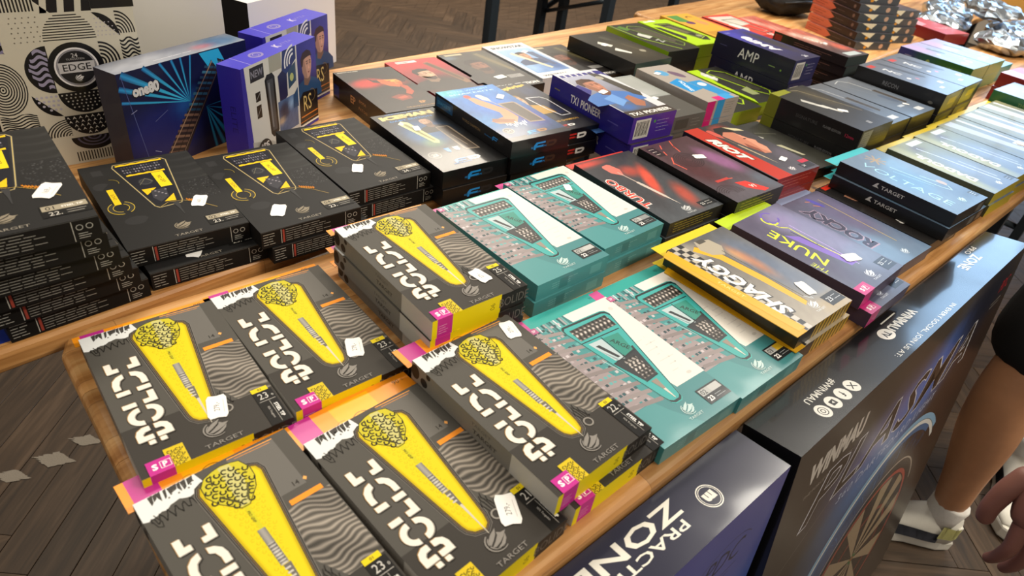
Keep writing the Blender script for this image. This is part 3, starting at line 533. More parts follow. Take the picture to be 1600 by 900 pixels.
def bolide_front(wt, code):
    def f(A):
        A.rect(0, 0, 1, 1, '#514f4b'); A.rect(0, 0, 1, .30, '#3a3734')
        A.poly([(.30, .30), (.52, .30), (.44, .215), (.30, .215)], '#3a3734')
        A.poly([(.57, .985), (.89, .985), (.89, .69), (.70, .69)], '#6a6865')
        A.line([(.58, .99), (.885, .982)], .9, '#f0a24a'); A.line([(.62, .975), (.86, .968)], .6, '#d98f45')
        A.text('14', .835, .715, 4.6, '#35322f', bold=.02); A.poly([(.885, .715), (.90, .727), (.915, .715), (.90, .703)], '#f3b062')
        A.rect(.73, .626, .955, .652, '#f8982c')
        A.field(wave_field(.60, .23, 1, .63), 40, 130, .60, .235, .995, .625)
        A.poly([(.60, .235), (.75, .235), (.62, .40), (.60, .44)], '#514f4b')
        rr = random.Random(4); top = [(0, .895), (0, 1), (.37, 1)]; low = []          # torn white paper and script
        for i in range(15): t = i/14; low.append((.40-.40*t, .925-.03*t+rr.uniform(-.012, .012)*(1 if 0 < i < 14 else 0)))
        A.poly(top+low, '#e4e8ea')
        for k, (a, b) in enumerate(((.085, .10), (.105, .125), (.13, .145), (.165, .18), (.20, .245), (.25, .265), (.28, .30), (.31, .345))):
            A.poly([(a, .95+.012*(k % 3)), (b, .948+.012*((k+1) % 3)), (b+.012, 1), (a-.004+.01*(k % 2), .996)], '#45423f', False)
        for k in range(9): u = .18+.02*k; A.rect(u, .945+.012*(k % 3), u+.011, .953+.012*(k % 3), '#6a6764', False)
        A.z += A.DZ
        sp = [(.04+.33*t/60, .875+.020*math.sin(t*.75)+.006*math.sin(t*2.1)+.010*t/60) for t in range(61)]
        A.line(sp, .75, '#262422'); A.line([(.04, .89), (.06, .845), (.085, .835), (.09, .86), (.065, .905)], .7, '#262422')
        win = [(.33, .885), (.35, .915), (.38, .925), (.66, .905), (.70, .89), (.715, .86), (.585, .24), (.565, .20), (.53, .185), (.46, .20), (.43, .225), (.42, .25)]
        c = np.mean(win, 0)
        def grow(g): return offset(A, win, g*1.15)
        for g, col in ((3.3, '#7a7672'), (2.9, '#2c2927'), (2.0, '#8b857e'), (1.75, '#2c2927'), (1.0, '#a8834a'), (.75, '#38342f')): A.poly(grow(g), col)
        A.poly(win, '#c9b000'); A.poly(grow(-1.3), '#dcc60a'); A.poly(grow(-2.2), '#e3cf14')
        chainpat(A, .38, .25, .70, .88, 4.2, '#cdb80a', .55, 4, lambda u, v: abs(u-(.505+.02*(v-.5)*4)) < .02+.17*(v-.2))
        A.mm([(.505*120-1.9, .75*185), (.505*120+1.9, .75*185), (.505*120+1.6, .60*185), (.505*120-1.6, .60*185)], '#cfc81c')
        A.text('PRO GRIP', .505, .675, 2.2, '#33330f', -90, sx=.9, bold=.02); A.rect(.485, .735, .525, .741, '#33330f')
        def brl(U, V):
            t = (V-.33)/.275; g = .42+.2*np.cos((U-.507)/.026*1.5)+.16*np.sign(np.sin(V*420))*(t < .72)*(np.abs(U-.507) < .018)
            return np.stack([g*1.02, g, g*.97], -1)
        A.field(brl, 8, 60, .482, .42, .532, .605)
        A.mm([(.483*120, .42*185), (.531*120, .42*185), (.522*120, .33*185), (.502*120, .33*185)], '#6e6a66')
        for k in range(3): A.rect(.49, .355+.02*k, .524, .363+.02*k, '#c9c5be', False)
        A.z += A.DZ
        A.mm([(.512*120-1.1, .335*185), (.512*120+1.1, .335*185), (.512*120+.2, .160*185), (.512*120-.2, .160*185)], '#cfc9ba')
        fl = [(.40, .95), (.46, .965), (.52, .972), (.58, .965), (.63, .955), (.665, .90), (.66, .85), (.63, .80), (.54, .735), (.49, .735), (.40, .80), (.355, .86), (.36, .915)]
        A.poly(offset(A, fl, .7), '#3d3a18'); A.poly(fl, '#cabf2c'); A.poly([(.50, .968), (.57, .965), (.60, .86), (.545, .74), (.49, .74)], '#c9c47e')
        chainpat(A, .355, .74, .665, .97, 5.6, '#232211', 1.35, 6, lambda u, v: abs(u-.51)/.165+abs(v-.86)/.135 < 1.15)
        A.line([(.42, .83), (.50, .76)], 1.7, '#46431f'); A.line([(.60, .83), (.55, .76)], 1.6, '#5a5730'); A.line([(.44, .95), (.42, .90)], 1.2, '#46431f')
        A.ring(.655, .205, 3.4, 4.8, '#8f8b86', 0, 360, 18)
        for a, b in ((.625, .29), (.645, .315), (.665, .325), (.685, .30), (.705, .265)): A.line([(a+.012, .235), (a+.004, b-.035), (a-.004, b-.02), (a+.006, b)], .8, '#2b2826', False)
        A.z += A.DZ
        split_word(A, '#262321', 1.3, -1.4); split_word(A, '#9a958e', .55, -.6); split_word(A, '#a8834f', -.5, .5); split_word(A, '#e9e7df')
        A.rect(.845, -.0, .985, .225, '#161515'); A.rect(.845, .225, .965, .252, '#e6cf18'); A.text(code, .905, .238, 2.8, '#3a3510', bold=.02)
        A.text(wt[:2], .905, .192, 7.4, '#cfcdc9', 0, sx=.85, bold=.0); A.text('0', .968, .182, 2.6, '#cfcdc9'); A.line([(.86, .158), (.975, .158)], .6, '#a9a6a2'); A.line([(.925, .15), (.925, .01)], .4, '#a9a6a2')
        A.text('STEEL TIP', .952, .078, 3.2, '#f3f3f3', -90, bold=.03, sx=1.0); A.text('90% Tungsten', .893, .080, 2.4, '#b9b6b2', -90)
        bird(A, .52, .115, 17, '#8b8783'); A.text('TARGET', .535, .032, 4.2, '#8b8783', 0, sx=1.35)
        A.rect(.175, .0, .30, .115, '#d8be20'); chainpat(A, .175, 0, .30, .115, 3.1, '#2f2a12', .75, 5)
        A.rect(.05, 0, .20, .080, '#c43194'); sp_mark(A, .125, .042, 8.5, '#c43194')
    return f
def bolide_tab(A):
    A.rect(0, 0, 1, 1, '#f79a1e'); A.rect(.05, 0, .21, 1, '#c43194'); A.rect(.34, .05, .66, .85, '#fbb414'); A.ring(.50, -.05, 9, 10, '#a8701a', 20, 160, 12); A.ring(.36, .05, 6, 6.8, '#b87a1c', 60, 160, 8)
    A.text('90', .885, .62, 5, '#5a3a10'); A.text('%', .94, .6, 2.6, '#5a3a10')
def bolide_side(A):
    A.rect(0, 0, 1, 1, '#84817c'); A.rect(.72, -.02, 1, 1.02, '#c4c2bd'); A.text('TARGET', .55, .35, 4.6, '#3f3c3a', 0, sx=1.3, bold=.02); A.text('TARGET', .52, .7, 3.6, '#5f5c58', 0, sx=1.3)
    for u, v, a, b in ((.03, .55, 6, 8), (.10, .35, 5, 5), (.13, .85, 3, 3)): A.ell(u, v, a, b, '#2b2826')
def bird(A, u, v, h, col, txt=None, tcol=None, rot=0):
    """swept-wing maker's mark with its name below, h mm tall"""
    x0, y0 = u*A.W, v*A.L
    T = lambda p: [(x0+x*h, y0+y*h) for x, y in p]
    for a0, a1, r0, w in ((118, 300, .52, .045), (128, 285, .40, .035)):
        P = [(1.1*r0*math.cos(R_(a0+(a1-a0)*i/12)), r0*math.sin(R_(a0+(a1-a0)*i/12))) for i in range(13)]
        Q = [(1.1*(r0-w)*math.cos(R_(a0+(a1-a0)*i/12))+.02, (r0-w)*math.sin(R_(a0+(a1-a0)*i/12))) for i in range(12, -1, -1)]
        A.mm(T(P+Q), col, False)
    A.mm(T([(-.46, -.08), (-.30, .20), (-.05, .38), (.34, .52), (.16, .26), (-.10, .08), (-.36, -.06)]), col, False)
    A.mm(T([(-.36, -.16), (-.06, .0), (.20, .18), (.26, .34), (.40, .20), (.66, .16), (.40, -.02), (.10, -.16), (-.20, -.22)]), col, False)
    A.mm(T([(-.22, -.32), (.08, -.24), (.34, -.08), (.54, .06), (.44, -.16), (.22, -.34), (-.02, -.40)]), col)
    if txt: A.text(txt, u, (y0-.72*h)/A.L, h*.22, tcol or col, 0, sx=1.25, bold=.01)
def portrait(A, u, v, h, skin, hair, cloth, beard=None, turn=1, bald=False):
    """head and shoulders, h mm tall head, face turned to the right (1) or left (-1)"""
    x0, y0 = u*A.W, v*A.L; s = hx(skin); dk = tuple(s*.62); md = tuple(s*.82); lt = tuple(np.clip(s*1.14, 0, 1))
    T = lambda p: [(x0+x*h*turn, y0+y*h) for x, y in p]
    A.mm(T([(-1.15, -1.5), (-1.1, -.95), (-.75, -.68), (-.25, -.52), (.3, -.52), (.75, -.70), (1.1, -1.0), (1.15, -1.5)]), cloth)
    A.mm(T([(-.24, -.75), (-.22, -.2), (.26, -.3), (.28, -.62), (.05, -.85)]), dk)
    A.mm(T([(-.36, .1), (-.33, -.2), (-.18, -.46), (.06, -.56), (.26, -.46), (.36, -.16), (.40, .12), (.34, .38), (.1, .5), (-.2, .45)]), skin)
    A.mm(T([(-.36, .1), (-.33, -.2), (-.18, -.46), (.06, -.56), (.0, -.3), (-.08, .0), (-.14, .3), (-.28, .35)]), md)
    A.mm(T([(.16, .06), (.24, -.14), (.12, -.16)]), lt, False); A.mm(T([(-.02, .12), (.12, .13), (.10, .06), (0, .05)]), dk, False); A.mm(T([(.22, .13), (.34, .12), (.33, .05), (.23, .06)]), dk, False)
    A.mm(T([(-.04, .20), (.12, .21), (.12, .17), (-.03, .16)]), hair if hair else dk, False); A.mm(T([(.21, .21), (.35, .19), (.34, .15), (.21, .17)]), hair if hair else dk, False)
    A.mm(T([(.06, -.27), (.24, -.26), (.17, -.33)]), '#7a3f38', False); A.z += A.DZ
    if beard: A.mm(T([(-.30, -.08), (-.24, -.28), (.0, -.22), (.06, -.25), (.28, -.22), (.33, -.14), (.26, -.46), (.06, -.58), (-.18, -.48)]), beard)
    if hair and not bald: A.mm(T([(-.38, .02), (-.44, .34), (-.28, .60), (.06, .68), (.34, .56), (.42, .34), (.28, .38), (.0, .36), (-.22, .30), (-.28, .05)]), hair)
def knurl(A, u0, v0, u1, v1, n, m):
    def fn(U, V):
        x = (U-u0)/(u1-u0); y = (V-v0)/(v1-v0)
        g = .12+.78*np.clip(.5+.55*np.sin(x*n*2*np.pi+1.2*np.sin(y*m*np.pi)), 0, 1)*(.55+.45*np.sin(y*np.pi)**.6); g = g*(.7+.3*np.sign(np.sin(y*m*2*np.pi)))
        return np.stack([g*.98, g*.94, g*.92], -1)
    A.field(fn, n*6+1, m*4+1, u0, v0, u1, v1)
def teal_front(code, wt, accent='#b9bcbd'):
    def f(A):
        A.rect(0, 0, 1, 1, '#3f8c90'); A.poly([(0, .24), (0, 0), (1, 0), (1, .24)], '#3f8288')
        A.poly([(.0, .24), (.30, .235), (.36, .15), (.5, 0), (.0, 0)], '#488f94')
        cs = ['#2f7478', '#26555c', '#86b8ba', '#cfd5de', '#4fa0a2', '#1d4a52', '#a99da2', '#6aa2a5']
        for k in range(20):
            u = .02+k*.024; A.poly([(u, 1), (u+.018, 1), (u+.018, 1-.011*k-.02), (u, 1-.011*k-.02)], cs[k % 8], False)
        A.z += A.DZ
        A.poly([(.0, 1), (.05, 1), (.35, .24), (.0, .24)], '#978c90')
        rr = random.Random(3)
        for k in range(16):
            v = .965-.046*k
            for i in range(7):
                u = .01+i*.047+rr.uniform(-.01, .01); A.rect(u, v-.018, u+.03, v, rr.choice(['#35858a', '#2a525b', '#5ea5a8', '#aa9fa6', '#223f47', '#c4bcc2']), False)
        A.z += A.DZ
        for k in range(10):
            v = .91-.072*k; A.poly([(.02, v), (.29+.012*k, v-.045), (.335+.012*k, v-.030), (.30+.012*k, v-.018), (.05, v+.022)], '#837a7c' if k % 2 else '#8f8688', False)
        A.z += A.DZ
        A.line([(.30, .60), (.45, .24)], 1.0, '#9ccacc'); A.line([(.33, .60), (.49, .22)], .6, '#c8dee0')
        A.poly([(.42, 1), (.995, 1), (.995, .24), (.62, .24)], '#e2e0dc')
        for k in range(7): A.rect(.74+.05*(k % 2), .33+.045*k, .82+.05*(k % 3), .336+.045*k, '#d2d0ce', False); A.rect(.86, .33+.045*k, .865, .35+.045*k, '#d2d0ce', False)
        A.z += A.DZ
        A.ell(.9, .9, 3, 3, '#cfcecb'); A.ell(.86, .28, 3.5, 2, '#c8c6c2')
        win = [(.27, .86), (.275, .89), (.30, .905), (.76, .895), (.80, .885), (.82, .855), (.58, .235), (.565, .20), (.535, .185), (.47, .185), (.44, .20), (.425, .235)]
        c = np.mean(win, 0)
        for g, col in ((1.065, '#3fa9a8'), (1.045, '#16242a'), (1.0, '#38a6a6')): A.poly([tuple(c+(np.array(p)-c)*g) for p in win], col)
        A.poly([(.355, .545), (.685, .60), (.60, .36), (.44, .36)], '#292d33')
        knurl(A, .315, .775, .775, .875, 9, 3)
        A.line([(.30, .757), (.75, .745)], 1.4, '#16242a')
        A.poly([(.345, .735), (.50, .73), (.50, .545), (.40, .56)], '#b4c6cd'); A.poly([(.38, .70), (.42, .70), (.48, .57), (.45, .57)], '#252c31'); A.poly([(.37, .66), (.40, .62), (.44, .56), (.42, .56)], '#7f969e')
        A.poly([(.52, .73), (.70, .72), (.65, .575), (.52, .56)], '#2a8a7e'); A.text('ARGE', .60, .645, 6.4, '#123c37', -66, sx=1.0, bold=.02); A.line([(.51, .74), (.51, .55)], 1.2, '#16242a'); A.line([(.36, .545), (.66, .565)], 1.2, '#16242a')
        knurl(A, .455, .375, .60, .535, 3, 7)
        A.line([(.44, .355), (.60, .365)], 1.2, '#16242a')
        A.poly([(.475, .345), (.545, .345), (.525, .26), (.50, .26)], '#8f857c'); A.poly([(.497, .27), (.525, .27), (.515, .195), (.508, .195)], '#d6cfc4')
        bird(A, .50, .105, 14, '#bcd6d8', 'TARGET')
        A.rect(.705, .055, .985, .165, '#1c2024'); A.rect(.72, .112, .97, .155, '#adb0b1'); A.poly([(.84, .112), (.97, .112), (.97, .155), (.84, .155)], accent)
        A.text(code, .765, .133, 5.8, '#23272b', bold=.01); A.text(wt, .768, .084, 5.8, '#f0f0f0', bold=.03); A.fine(.83, .068, .965, .10, 2, '#9fa6aa', .6, 2)
        A.rect(0, .955, .07, 1, '#b85a8c'); A.text('SP', .035, .978, 3.6, '#f2d0e2', bold=.03)
    return f
def ep_front(A):
    A.field(blobs(('#1d1613', '#1b1615'), [(.30, .66, .42, .16, '#b81f14', 1, 8), (.75, .60, .35, .10, '#7d1a12', .9), (.62, .30, .4, .12, '#35170f', .8)], .012), 26, 36)
    A.poly([(.36, .80), (.42, .72), (.80, .66), (.98, .70), (.90, .60), (.60, .60), (.40, .66)], '#2a100b'); A.poly([(.40, .80), (.50, .86), (.72, .84), (.86, .76), (.98, .70), (.70, .70)], '#1a0e0c')
    A.poly([(.50, .72), (.64, .70), (.80, .68), (.84, .62), (.80, .55), (.70, .50), (.58, .54), (.50, .62)], '#c85a26'); A.poly([(.60, .70), (.80, .68), (.82, .62), (.68, .63)], '#ee9a3c'); A.ell(.66, .655, 4, 1.4, '#2a120a'); A.ell(.77, .645, 3, 1.2, '#2a120a'); A.poly([(.72, .64), (.76, .57), (.70, .57)], '#e0762c')
    A.poly([(.76, .56), (.84, .50), (.82, .36), (.72, .30), (.66, .34), (.74, .42), (.72, .52)], '#a8401f'); A.poly([(.36, .30), (.52, .34), (.68, .30), (.66, .22), (.46, .20)], '#7d2c18'); A.poly([(.45, .28), (.60, .30), (.62, .25), (.48, .24)], '#b0452a')
    A.text('EP', .73, .125, 9, '#c8925a', bold=.03); A.text('THE EMMA PATON EDITION', .68, .05, 4, '#c09262', 0, fit=66); A.fine(.05, .955, .4, .985, 1, '#c9c4b8', 2, 2)
def redman_front(A):
    A.field(blobs(('#241a18', '#cc1f2b'), [(.5, .30, .6, .35, '#2a1d1a', 1), (.5, .95, .8, .10, '#d8222e', .9)], .01), 14, 22); portrait(A, .36, .60, 46, '#c79a7e', '#1d1512', '#211b1a', '#3a261e')
    A.poly([(.60, .88), (.72, .90), (.92, .38), (.90, .30), (.80, .30)], '#7a5238'); A.poly([(.63, .86), (.71, .875), (.88, .40), (.81, .36)], '#4f3422')
    A.rect(.16, .925, .55, .975, '#dadada'); A.fine(.18, .935, .53, .965, 1, '#333333', 2.2); A.text('TOUR EDITION', .5, .05, 5, '#b0a294'); A.ring(.62, .14, 6, 7.5, '#a39a88'); A.rect(.72, .1, .95, .15, '#8f8a82')
def tour_front(A):
    A.field(blobs(('#1d1b1c', '#38342f'), [(.8, .7, .2, .35, '#55503c', .9, 10), (.12, .88, .2, .08, '#5f7890', .7)], .012), 16, 22); portrait(A, .40, .60, 52, '#7d5040', '#1a1310', '#242122', '#2a1c17')
    A.poly([(.66, .92), (.76, .93), (.93, .42), (.86, .36)], '#6a6448'); A.text('TOUR EDITION', .52, .06, 10, '#e9e9e6', 0, fit=98, bold=.04); A.rect(.1, .93, .45, .97, '#b4ab8a'); A.rect(.58, .22, .88, .30, '#8a8a8a'); A.fine(.6, .23, .86, .29, 3, '#3a3a3a', .7)
def snow_front(A):
    A.rect(0, 0, 1, 1, '#d5d9de'); A.field(blobs(('#5f86c0', '#a4c4e6'), [(.75, .3, .25, .2, '#34548f', .8), (.2, .3, .2, .2, '#8fb4e0', .8)], .02), 12, 16, .1, .14, .92, .84); portrait(A, .50, .62, 33, '#b98a6c', '#2a1f18', '#34466a')
    A.poly([(.28, .72), (.36, .74), (.66, .24), (.58, .22)], '#cfc9b0'); A.text('SNOWSTAR', .48, .91, 12, '#2f343c', 0, fit=84, bold=.04, shear=.2); A.text('WINMAU', .4, .06, 8, '#2f3644', 0, fit=60, bold=.02); A.poly([(.66, .74), (.84, .70), (.86, .30), (.74, .30)], '#4a5a7c')
def tx_front(A):
    A.rect(0, 0, 1, 1, '#d6d8e0')
    for k in range(7): A.rect(.05+.13*k, .88+.02*(k % 2), .14+.13*k, .95, '#2d2a86', False)
    A.z += A.DZ
    A.field(blobs(('#4c4a52', '#b8bed6'), [(.25, .2, .3, .1, '#3f70c0', .8), (.6, .3, .2, .2, '#4a6fa8', .7)], .012), 14, 18, .02, .12, .80, .90); portrait(A, .33, .66, 50, '#b87f68', '#4a3024', '#4a78c0')
    A.poly([(.50, .36), (.66, .40), (.74, .24), (.60, .16), (.46, .20)], '#a8705a'); A.poly([(.10, .40), (.40, .46), (.44, .30), (.2, .22)], '#6f9fe0')
    A.poly([(.66, .93), (.84, .90), (.99, .42), (.90, .34), (.80, .40)], '#4c4944'); A.ell(.74, .80, 8, 8, '#a9a79c'); A.poly([(.0, .7), (.1, .72), (.16, .58), (.0, .5)], '#2d2a86'); A.poly([(.84, .97), (1, .95), (1, .8)], '#2d2a86')
    A.rect(0, 0, 1, .12, '#453c38'); A.text('TX1 PIONEER', .5, .06, 10.5, '#f2f2f0', 0, fit=92, bold=.03)
def goldrd_front(A):
    A.field(blobs(('#14151d', '#1f2029'), [(.8, .8, .3, .2, '#263660', .8), (.3, .4, .4, .2, '#3a3222', .8)], .03, 6), 14, 18)
    portrait(A, .34, .64, 40, '#c59b7c', '#8a6a34', '#b08a34'); A.text('Humphries', .5, .915, 15, '#d9b84a', 8, fit=90, bold=.06)
    A.line([(.56, .68), (.80, .66), (.86, .60), (.84, .26), (.66, .26), (.60, .40)], 2.4, '#d8dae2', True, True); A.poly([(.60, .65), (.80, .63), (.81, .30), (.68, .30)], '#1e2440'); A.text('WORLD CHAMPION', .55, .17, 6, '#caa24a', 0, fit=66, bold=.02); A.ell(.12, .26, 7, 7, '#d8d6d0'); rd_logo(A, .5, .07, 9, '#c9302a', '#f0f0f0')
def iceman_front(A):
    A.field(blobs(('#0f1013', '#111318'), [(.45, .62, .55, .34, '#1d4a7c', 1), (.35, .52, .28, .2, '#386a9e', .8), (.35, .42, .2, .10, '#6f8a5a', .7)], .02), 22, 30)
    A.text('GERWYN PRICE', .49, .985, 3.4, '#2a6fb0', 0, fit=64, bold=.02); A.text('ICEMAN', .49, .925, 14, '#d6c47e', 0, fit=92, bold=.08); A.text('DART EDITION', .49, .858, 5, '#2c77bc', 0, fit=74, bold=.03)
    portrait(A, .62, .76, 24, '#b98f78', '#6b4a3a', '#232326', '#5a4034', -1, True)
    A.poly([(.22, .80), (.30, .84), (.38, .80), (.46, .44), (.42, .40), (.36, .42)], '#c9cc90'); A.poly([(.27, .79), (.33, .78), (.42, .45), (.39, .45)], '#7f8350'); A.poly([(.22, .80), (.30, .84), (.31, .80), (.26, .76)], '#eef0c8')
    A.poly([(.64, .655), (.82, .645), (.84, .62), (.83, .215), (.64, .235), (.62, .26)], '#8a7d6e'); A.poly([(.655, .64), (.81, .632), (.815, .235), (.65, .25)], '#3d342d'); A.line([(.71, .50), (.735, .30)], 1.2, '#9a8d7d')
    A.ell(.16, .24, 10, 10, '#8d8d8c'); A.ell(.16, .24, 8.4, 8.4, '#232427'); A.text('23', .16, .24, 8, '#b9b9b6', bold=.03)
    A.poly([(.36, .31), (.44, .31), (.43, .26), (.40, .235), (.37, .26)], '#2c7fc4'); A.poly([(.49, .31), (.58, .31), (.57, .26), (.535, .24), (.50, .26)], '#b4bcc6'); rd_logo(A, .50, .10, 13, '#1f6fc4', '#f2f2f2')
def red3_front(A):
    A.field(blobs(('#55525f', '#2d2d2f'), [(.85, .3, .25, .15, '#5d5868', .9), (.60, .9, .25, .1, '#b8402f', .8)], .012), 14, 20)
    A.poly([(.44, .78), (.58, .84), (.72, .80), (.78, .66), (.80, .50), (.70, .36), (.58, .38), (.50, .52)], '#c07c64'); A.poly([(.72, .80), (.78, .66), (.84, .60), (.79, .55), (.80, .46), (.70, .36), (.66, .46), (.70, .60)], '#d8957c'); A.poly([(.50, .52), (.58, .38), (.62, .46), (.56, .60)], '#8a4c3c'); A.ell(.71, .66, 3.5, 2, '#3a221c')
    A.poly([(.40, .84), (.52, .93), (.74, .92), (.82, .82), (.72, .80), (.56, .84), (.44, .78)], '#1d1a19'); A.poly([(.70, .92), (.92, .84), (.96, .78), (.80, .82)], '#cfc6a0'); A.poly([(.0, 1), (.30, 1), (.34, 0), (.02, 0)], '#b8301f')
    A.text('RIOT', .155, .56, 22, '#54140e', -90, fit=90, bold=.09, shear=.3); A.text('RIOT', .15, .56, 20, '#f2efe6', -90, fit=86, bold=.06, shear=.3)
    dart(A, (.36, .92), (.48, .18), 14, '#c8584c', '#b8a88a', '#d8c8a8', '#8f7a60'); A.rect(.72, .03, .98, .11, '#2d2c36'); A.text('24', .78, .07, 5, '#e6e6ea'); A.rect(.82, .11, 1, .16, '#c0304a'); bird(A, .52, .08, 12, '#d2cfd8')
def hands_front(A):
    A.rect(0, 0, 1, 1, '#1d1c1d'); A.field(blobs(('#1d1c1d', '#1a191b'), [(.5, .5, .5, .3, '#3a2c28', .8)], .012), 10, 14)
    A.poly([(.20, .80), (.45, .84), (.70, .74), (.86, .60), (.80, .50), (.60, .56), (.40, .62), (.22, .70)], '#c08a72')
    for k in range(4): A.poly([(.36+.12*k, .66-.05*k), (.44+.12*k, .64-.05*k), (.40+.12*k, .46-.05*k), (.34+.12*k, .48-.05*k)], '#b07a64' if k % 2 else '#a06a56', False)
    A.z += A.DZ; A.line([(.42, .64), (.38, .48)], .8, '#5d382e'); A.line([(.54, .60), (.50, .43)], .8, '#5d382e')
    A.line([(.3, .8), (.28, .5), (.32, .15)], 1.5, '#c8b04a'); A.rect(.70, .05, .98, .14, '#0c0c0c'); A.text('22', .78, .095, 6, '#eeeeee'); bird(A, .48, .10, 14, '#d0d0d0', 'TARGET'); A.rect(.1, .94, .5, .99, '#d8301f')
# ------------------------------------------------------------------ floor, walls, window
def wood(name, c0, c1, c2, rough=.45, scale=1., stave=True, axis=0, worn=False):
    m = bpy.data.materials.new(name); m.use_nodes = True; nt = m.node_tree; b = nt.nodes['Principled BSDF']
    N = nt.nodes.new; Lk = nt.links.new
    tc = N('ShaderNodeTexCoord'); oi = N('ShaderNodeObjectInfo')
    ad = N('ShaderNodeVectorMath'); ad.operation = 'ADD'; mu = N('ShaderNodeVectorMath'); mu.operation = 'SCALE'; mu.inputs[0].default_value = (7, 3, 5)
    Lk(oi.outputs['Random'], mu.inputs['Scale']); Lk(tc.outputs['Object'], ad.inputs[0]); Lk(mu.outputs[0], ad.inputs[1])
    mp = N('ShaderNodeMapping'); mp.inputs['Scale'].default_value = (2*scale, 26*scale, 26*scale) if axis == 0 else (26*scale, 2*scale, 26*scale)
    Lk(ad.outputs[0], mp.inputs[0])
    n1 = N('ShaderNodeTexNoise'); n1.inputs['Scale'].default_value = 3; n1.inputs['Detail'].default_value = 5; n1.inputs['Distortion'].default_value = .6
    Lk(mp.outputs[0], n1.inputs['Vector'])
    n2 = N('ShaderNodeTexNoise'); n2.inputs['Scale'].default_value = 5*scale; n2.inputs['Detail'].default_value = 2; Lk(ad.outputs[0], n2.inputs['Vector'])
    cr = N('ShaderNodeValToRGB'); e = cr.color_ramp.elements
    e[0].position = .28; e[0].color = (*s2l(hx(c0)), 1); e[1].position = .72; e[1].color = (*s2l(hx(c2)), 1)
    q = cr.color_ramp.elements.new(.5); q.color = (*s2l(hx(c1)), 1)
    Lk(n1.outputs['Fac'], cr.inputs[0])
    last = cr.outputs[0]
    def mixv(fac, a, lo, hi):
        mr = N('ShaderNodeMapRange'); mr.inputs['To Min'].default_value = lo; mr.inputs['To Max'].default_value = hi; Lk(fac, mr.inputs[0])
        hs = N('ShaderNodeHueSaturation'); Lk(mr.outputs[0], hs.inputs['Value']); Lk(a, hs.inputs['Color']); return hs.outputs[0]
    last = mixv(oi.outputs['Random'], last, .72, 1.22)
    last = mixv(n2.outputs['Fac'], last, .78, 1.22)
    if stave:                                              # glued staves of slightly different tone
        bk = N('ShaderNodeTexBrick'); bk.inputs['Scale'].default_value = 1; bk.inputs['Brick Width'].default_value = .34; bk.inputs['Row Height'].default_value = .047
        bk.inputs['Mortar Size'].default_value = .0004; bk.inputs['Color1'].default_value = (.72, .72, .72, 1); bk.inputs['Color2'].default_value = (1.12, 1.1, 1.06, 1); bk.inputs['Mortar'].default_value = (.45, .4, .35, 1)
        Lk(ad.outputs[0], bk.inputs['Vector'])
        mx = N('ShaderNodeMix'); mx.data_type = 'RGBA'; mx.blend_type = 'MULTIPLY'; mx.inputs[0].default_value = .75; Lk(last, mx.inputs[6]); Lk(bk.outputs['Color'], mx.inputs[7]); last = mx.outputs[2]
        vo = N('ShaderNodeTexVoronoi'); vo.inputs['Scale'].default_value = 7; Lk(ad.outputs[0], vo.inputs['Vector'])      # knots
        kr = N('ShaderNodeMapRange'); kr.inputs['From Min'].default_value = .015; kr.inputs['From Max'].default_value = .06; Lk(vo.outputs['Distance'], kr.inputs[0])
        mk = N('ShaderNodeMix'); mk.data_type = 'RGBA'; mk.inputs[6].default_value = (*s2l(hx('#4a2a12')), 1); Lk(kr.outputs[0], mk.inputs[0]); Lk(last, mk.inputs[7]); last = mk.outputs[2]
    if worn:                                               # varnish scraped off in a few places
        nw = N('ShaderNodeTexNoise'); nw.inputs['Scale'].default_value = 2.3; nw.inputs['Detail'].default_value = 6; nw.inputs['Roughness'].default_value = .7
        ge = N('ShaderNodeNewGeometry'); Lk(ge.outputs['Position'], nw.inputs['Vector'])
        wr = N('ShaderNodeMapRange'); wr.inputs['From Min'].default_value = .62; wr.inputs['From Max'].default_value = .70; Lk(nw.outputs['Fac'], wr.inputs[0])
        mw = N('ShaderNodeMix'); mw.data_type = 'RGBA'; mw.inputs[7].default_value = (*s2l(hx('#a9a196')), 1); Lk(wr.outputs[0], mw.inputs[0]); Lk(last, mw.inputs[6]); last = mw.outputs[2]
    Lk(last, b.inputs['Base Color']); b.inputs['Roughness'].default_value = rough
    bp = N('ShaderNodeBump'); bp.inputs['Strength'].default_value = .12; bp.inputs['Distance'].default_value = .001; Lk(n1.outputs['Fac'], bp.inputs['Height']); Lk(bp.outputs[0], b.inputs['Normal'])
    return m
WOOD = wood('honey_pine', '#9c6833', '#c7935a', '#ddb179', .42)
PARQUET = wood('dark_oak_parquet', '#33271d', '#463627', '#584636', .5, 1, False, 0)
SCRAPED = mat('#8d857a', .8, bump=.4, scale=300)

floor = link('floor', box_mesh(14, 14, .04, 0, 1, False, 'floor'), mat('#241b14', .8), None, (2, 1.5, -.0255)); tag(floor, 'dark oak herringbone parquet floor of the hall', None, None, 'structure')
pw, pl = .072, .36
plank_me = box_mesh(pl-.0012, pw-.0012, .008, .0006, 1, False, 'plank'); plank_me.materials.append(PARQUET)
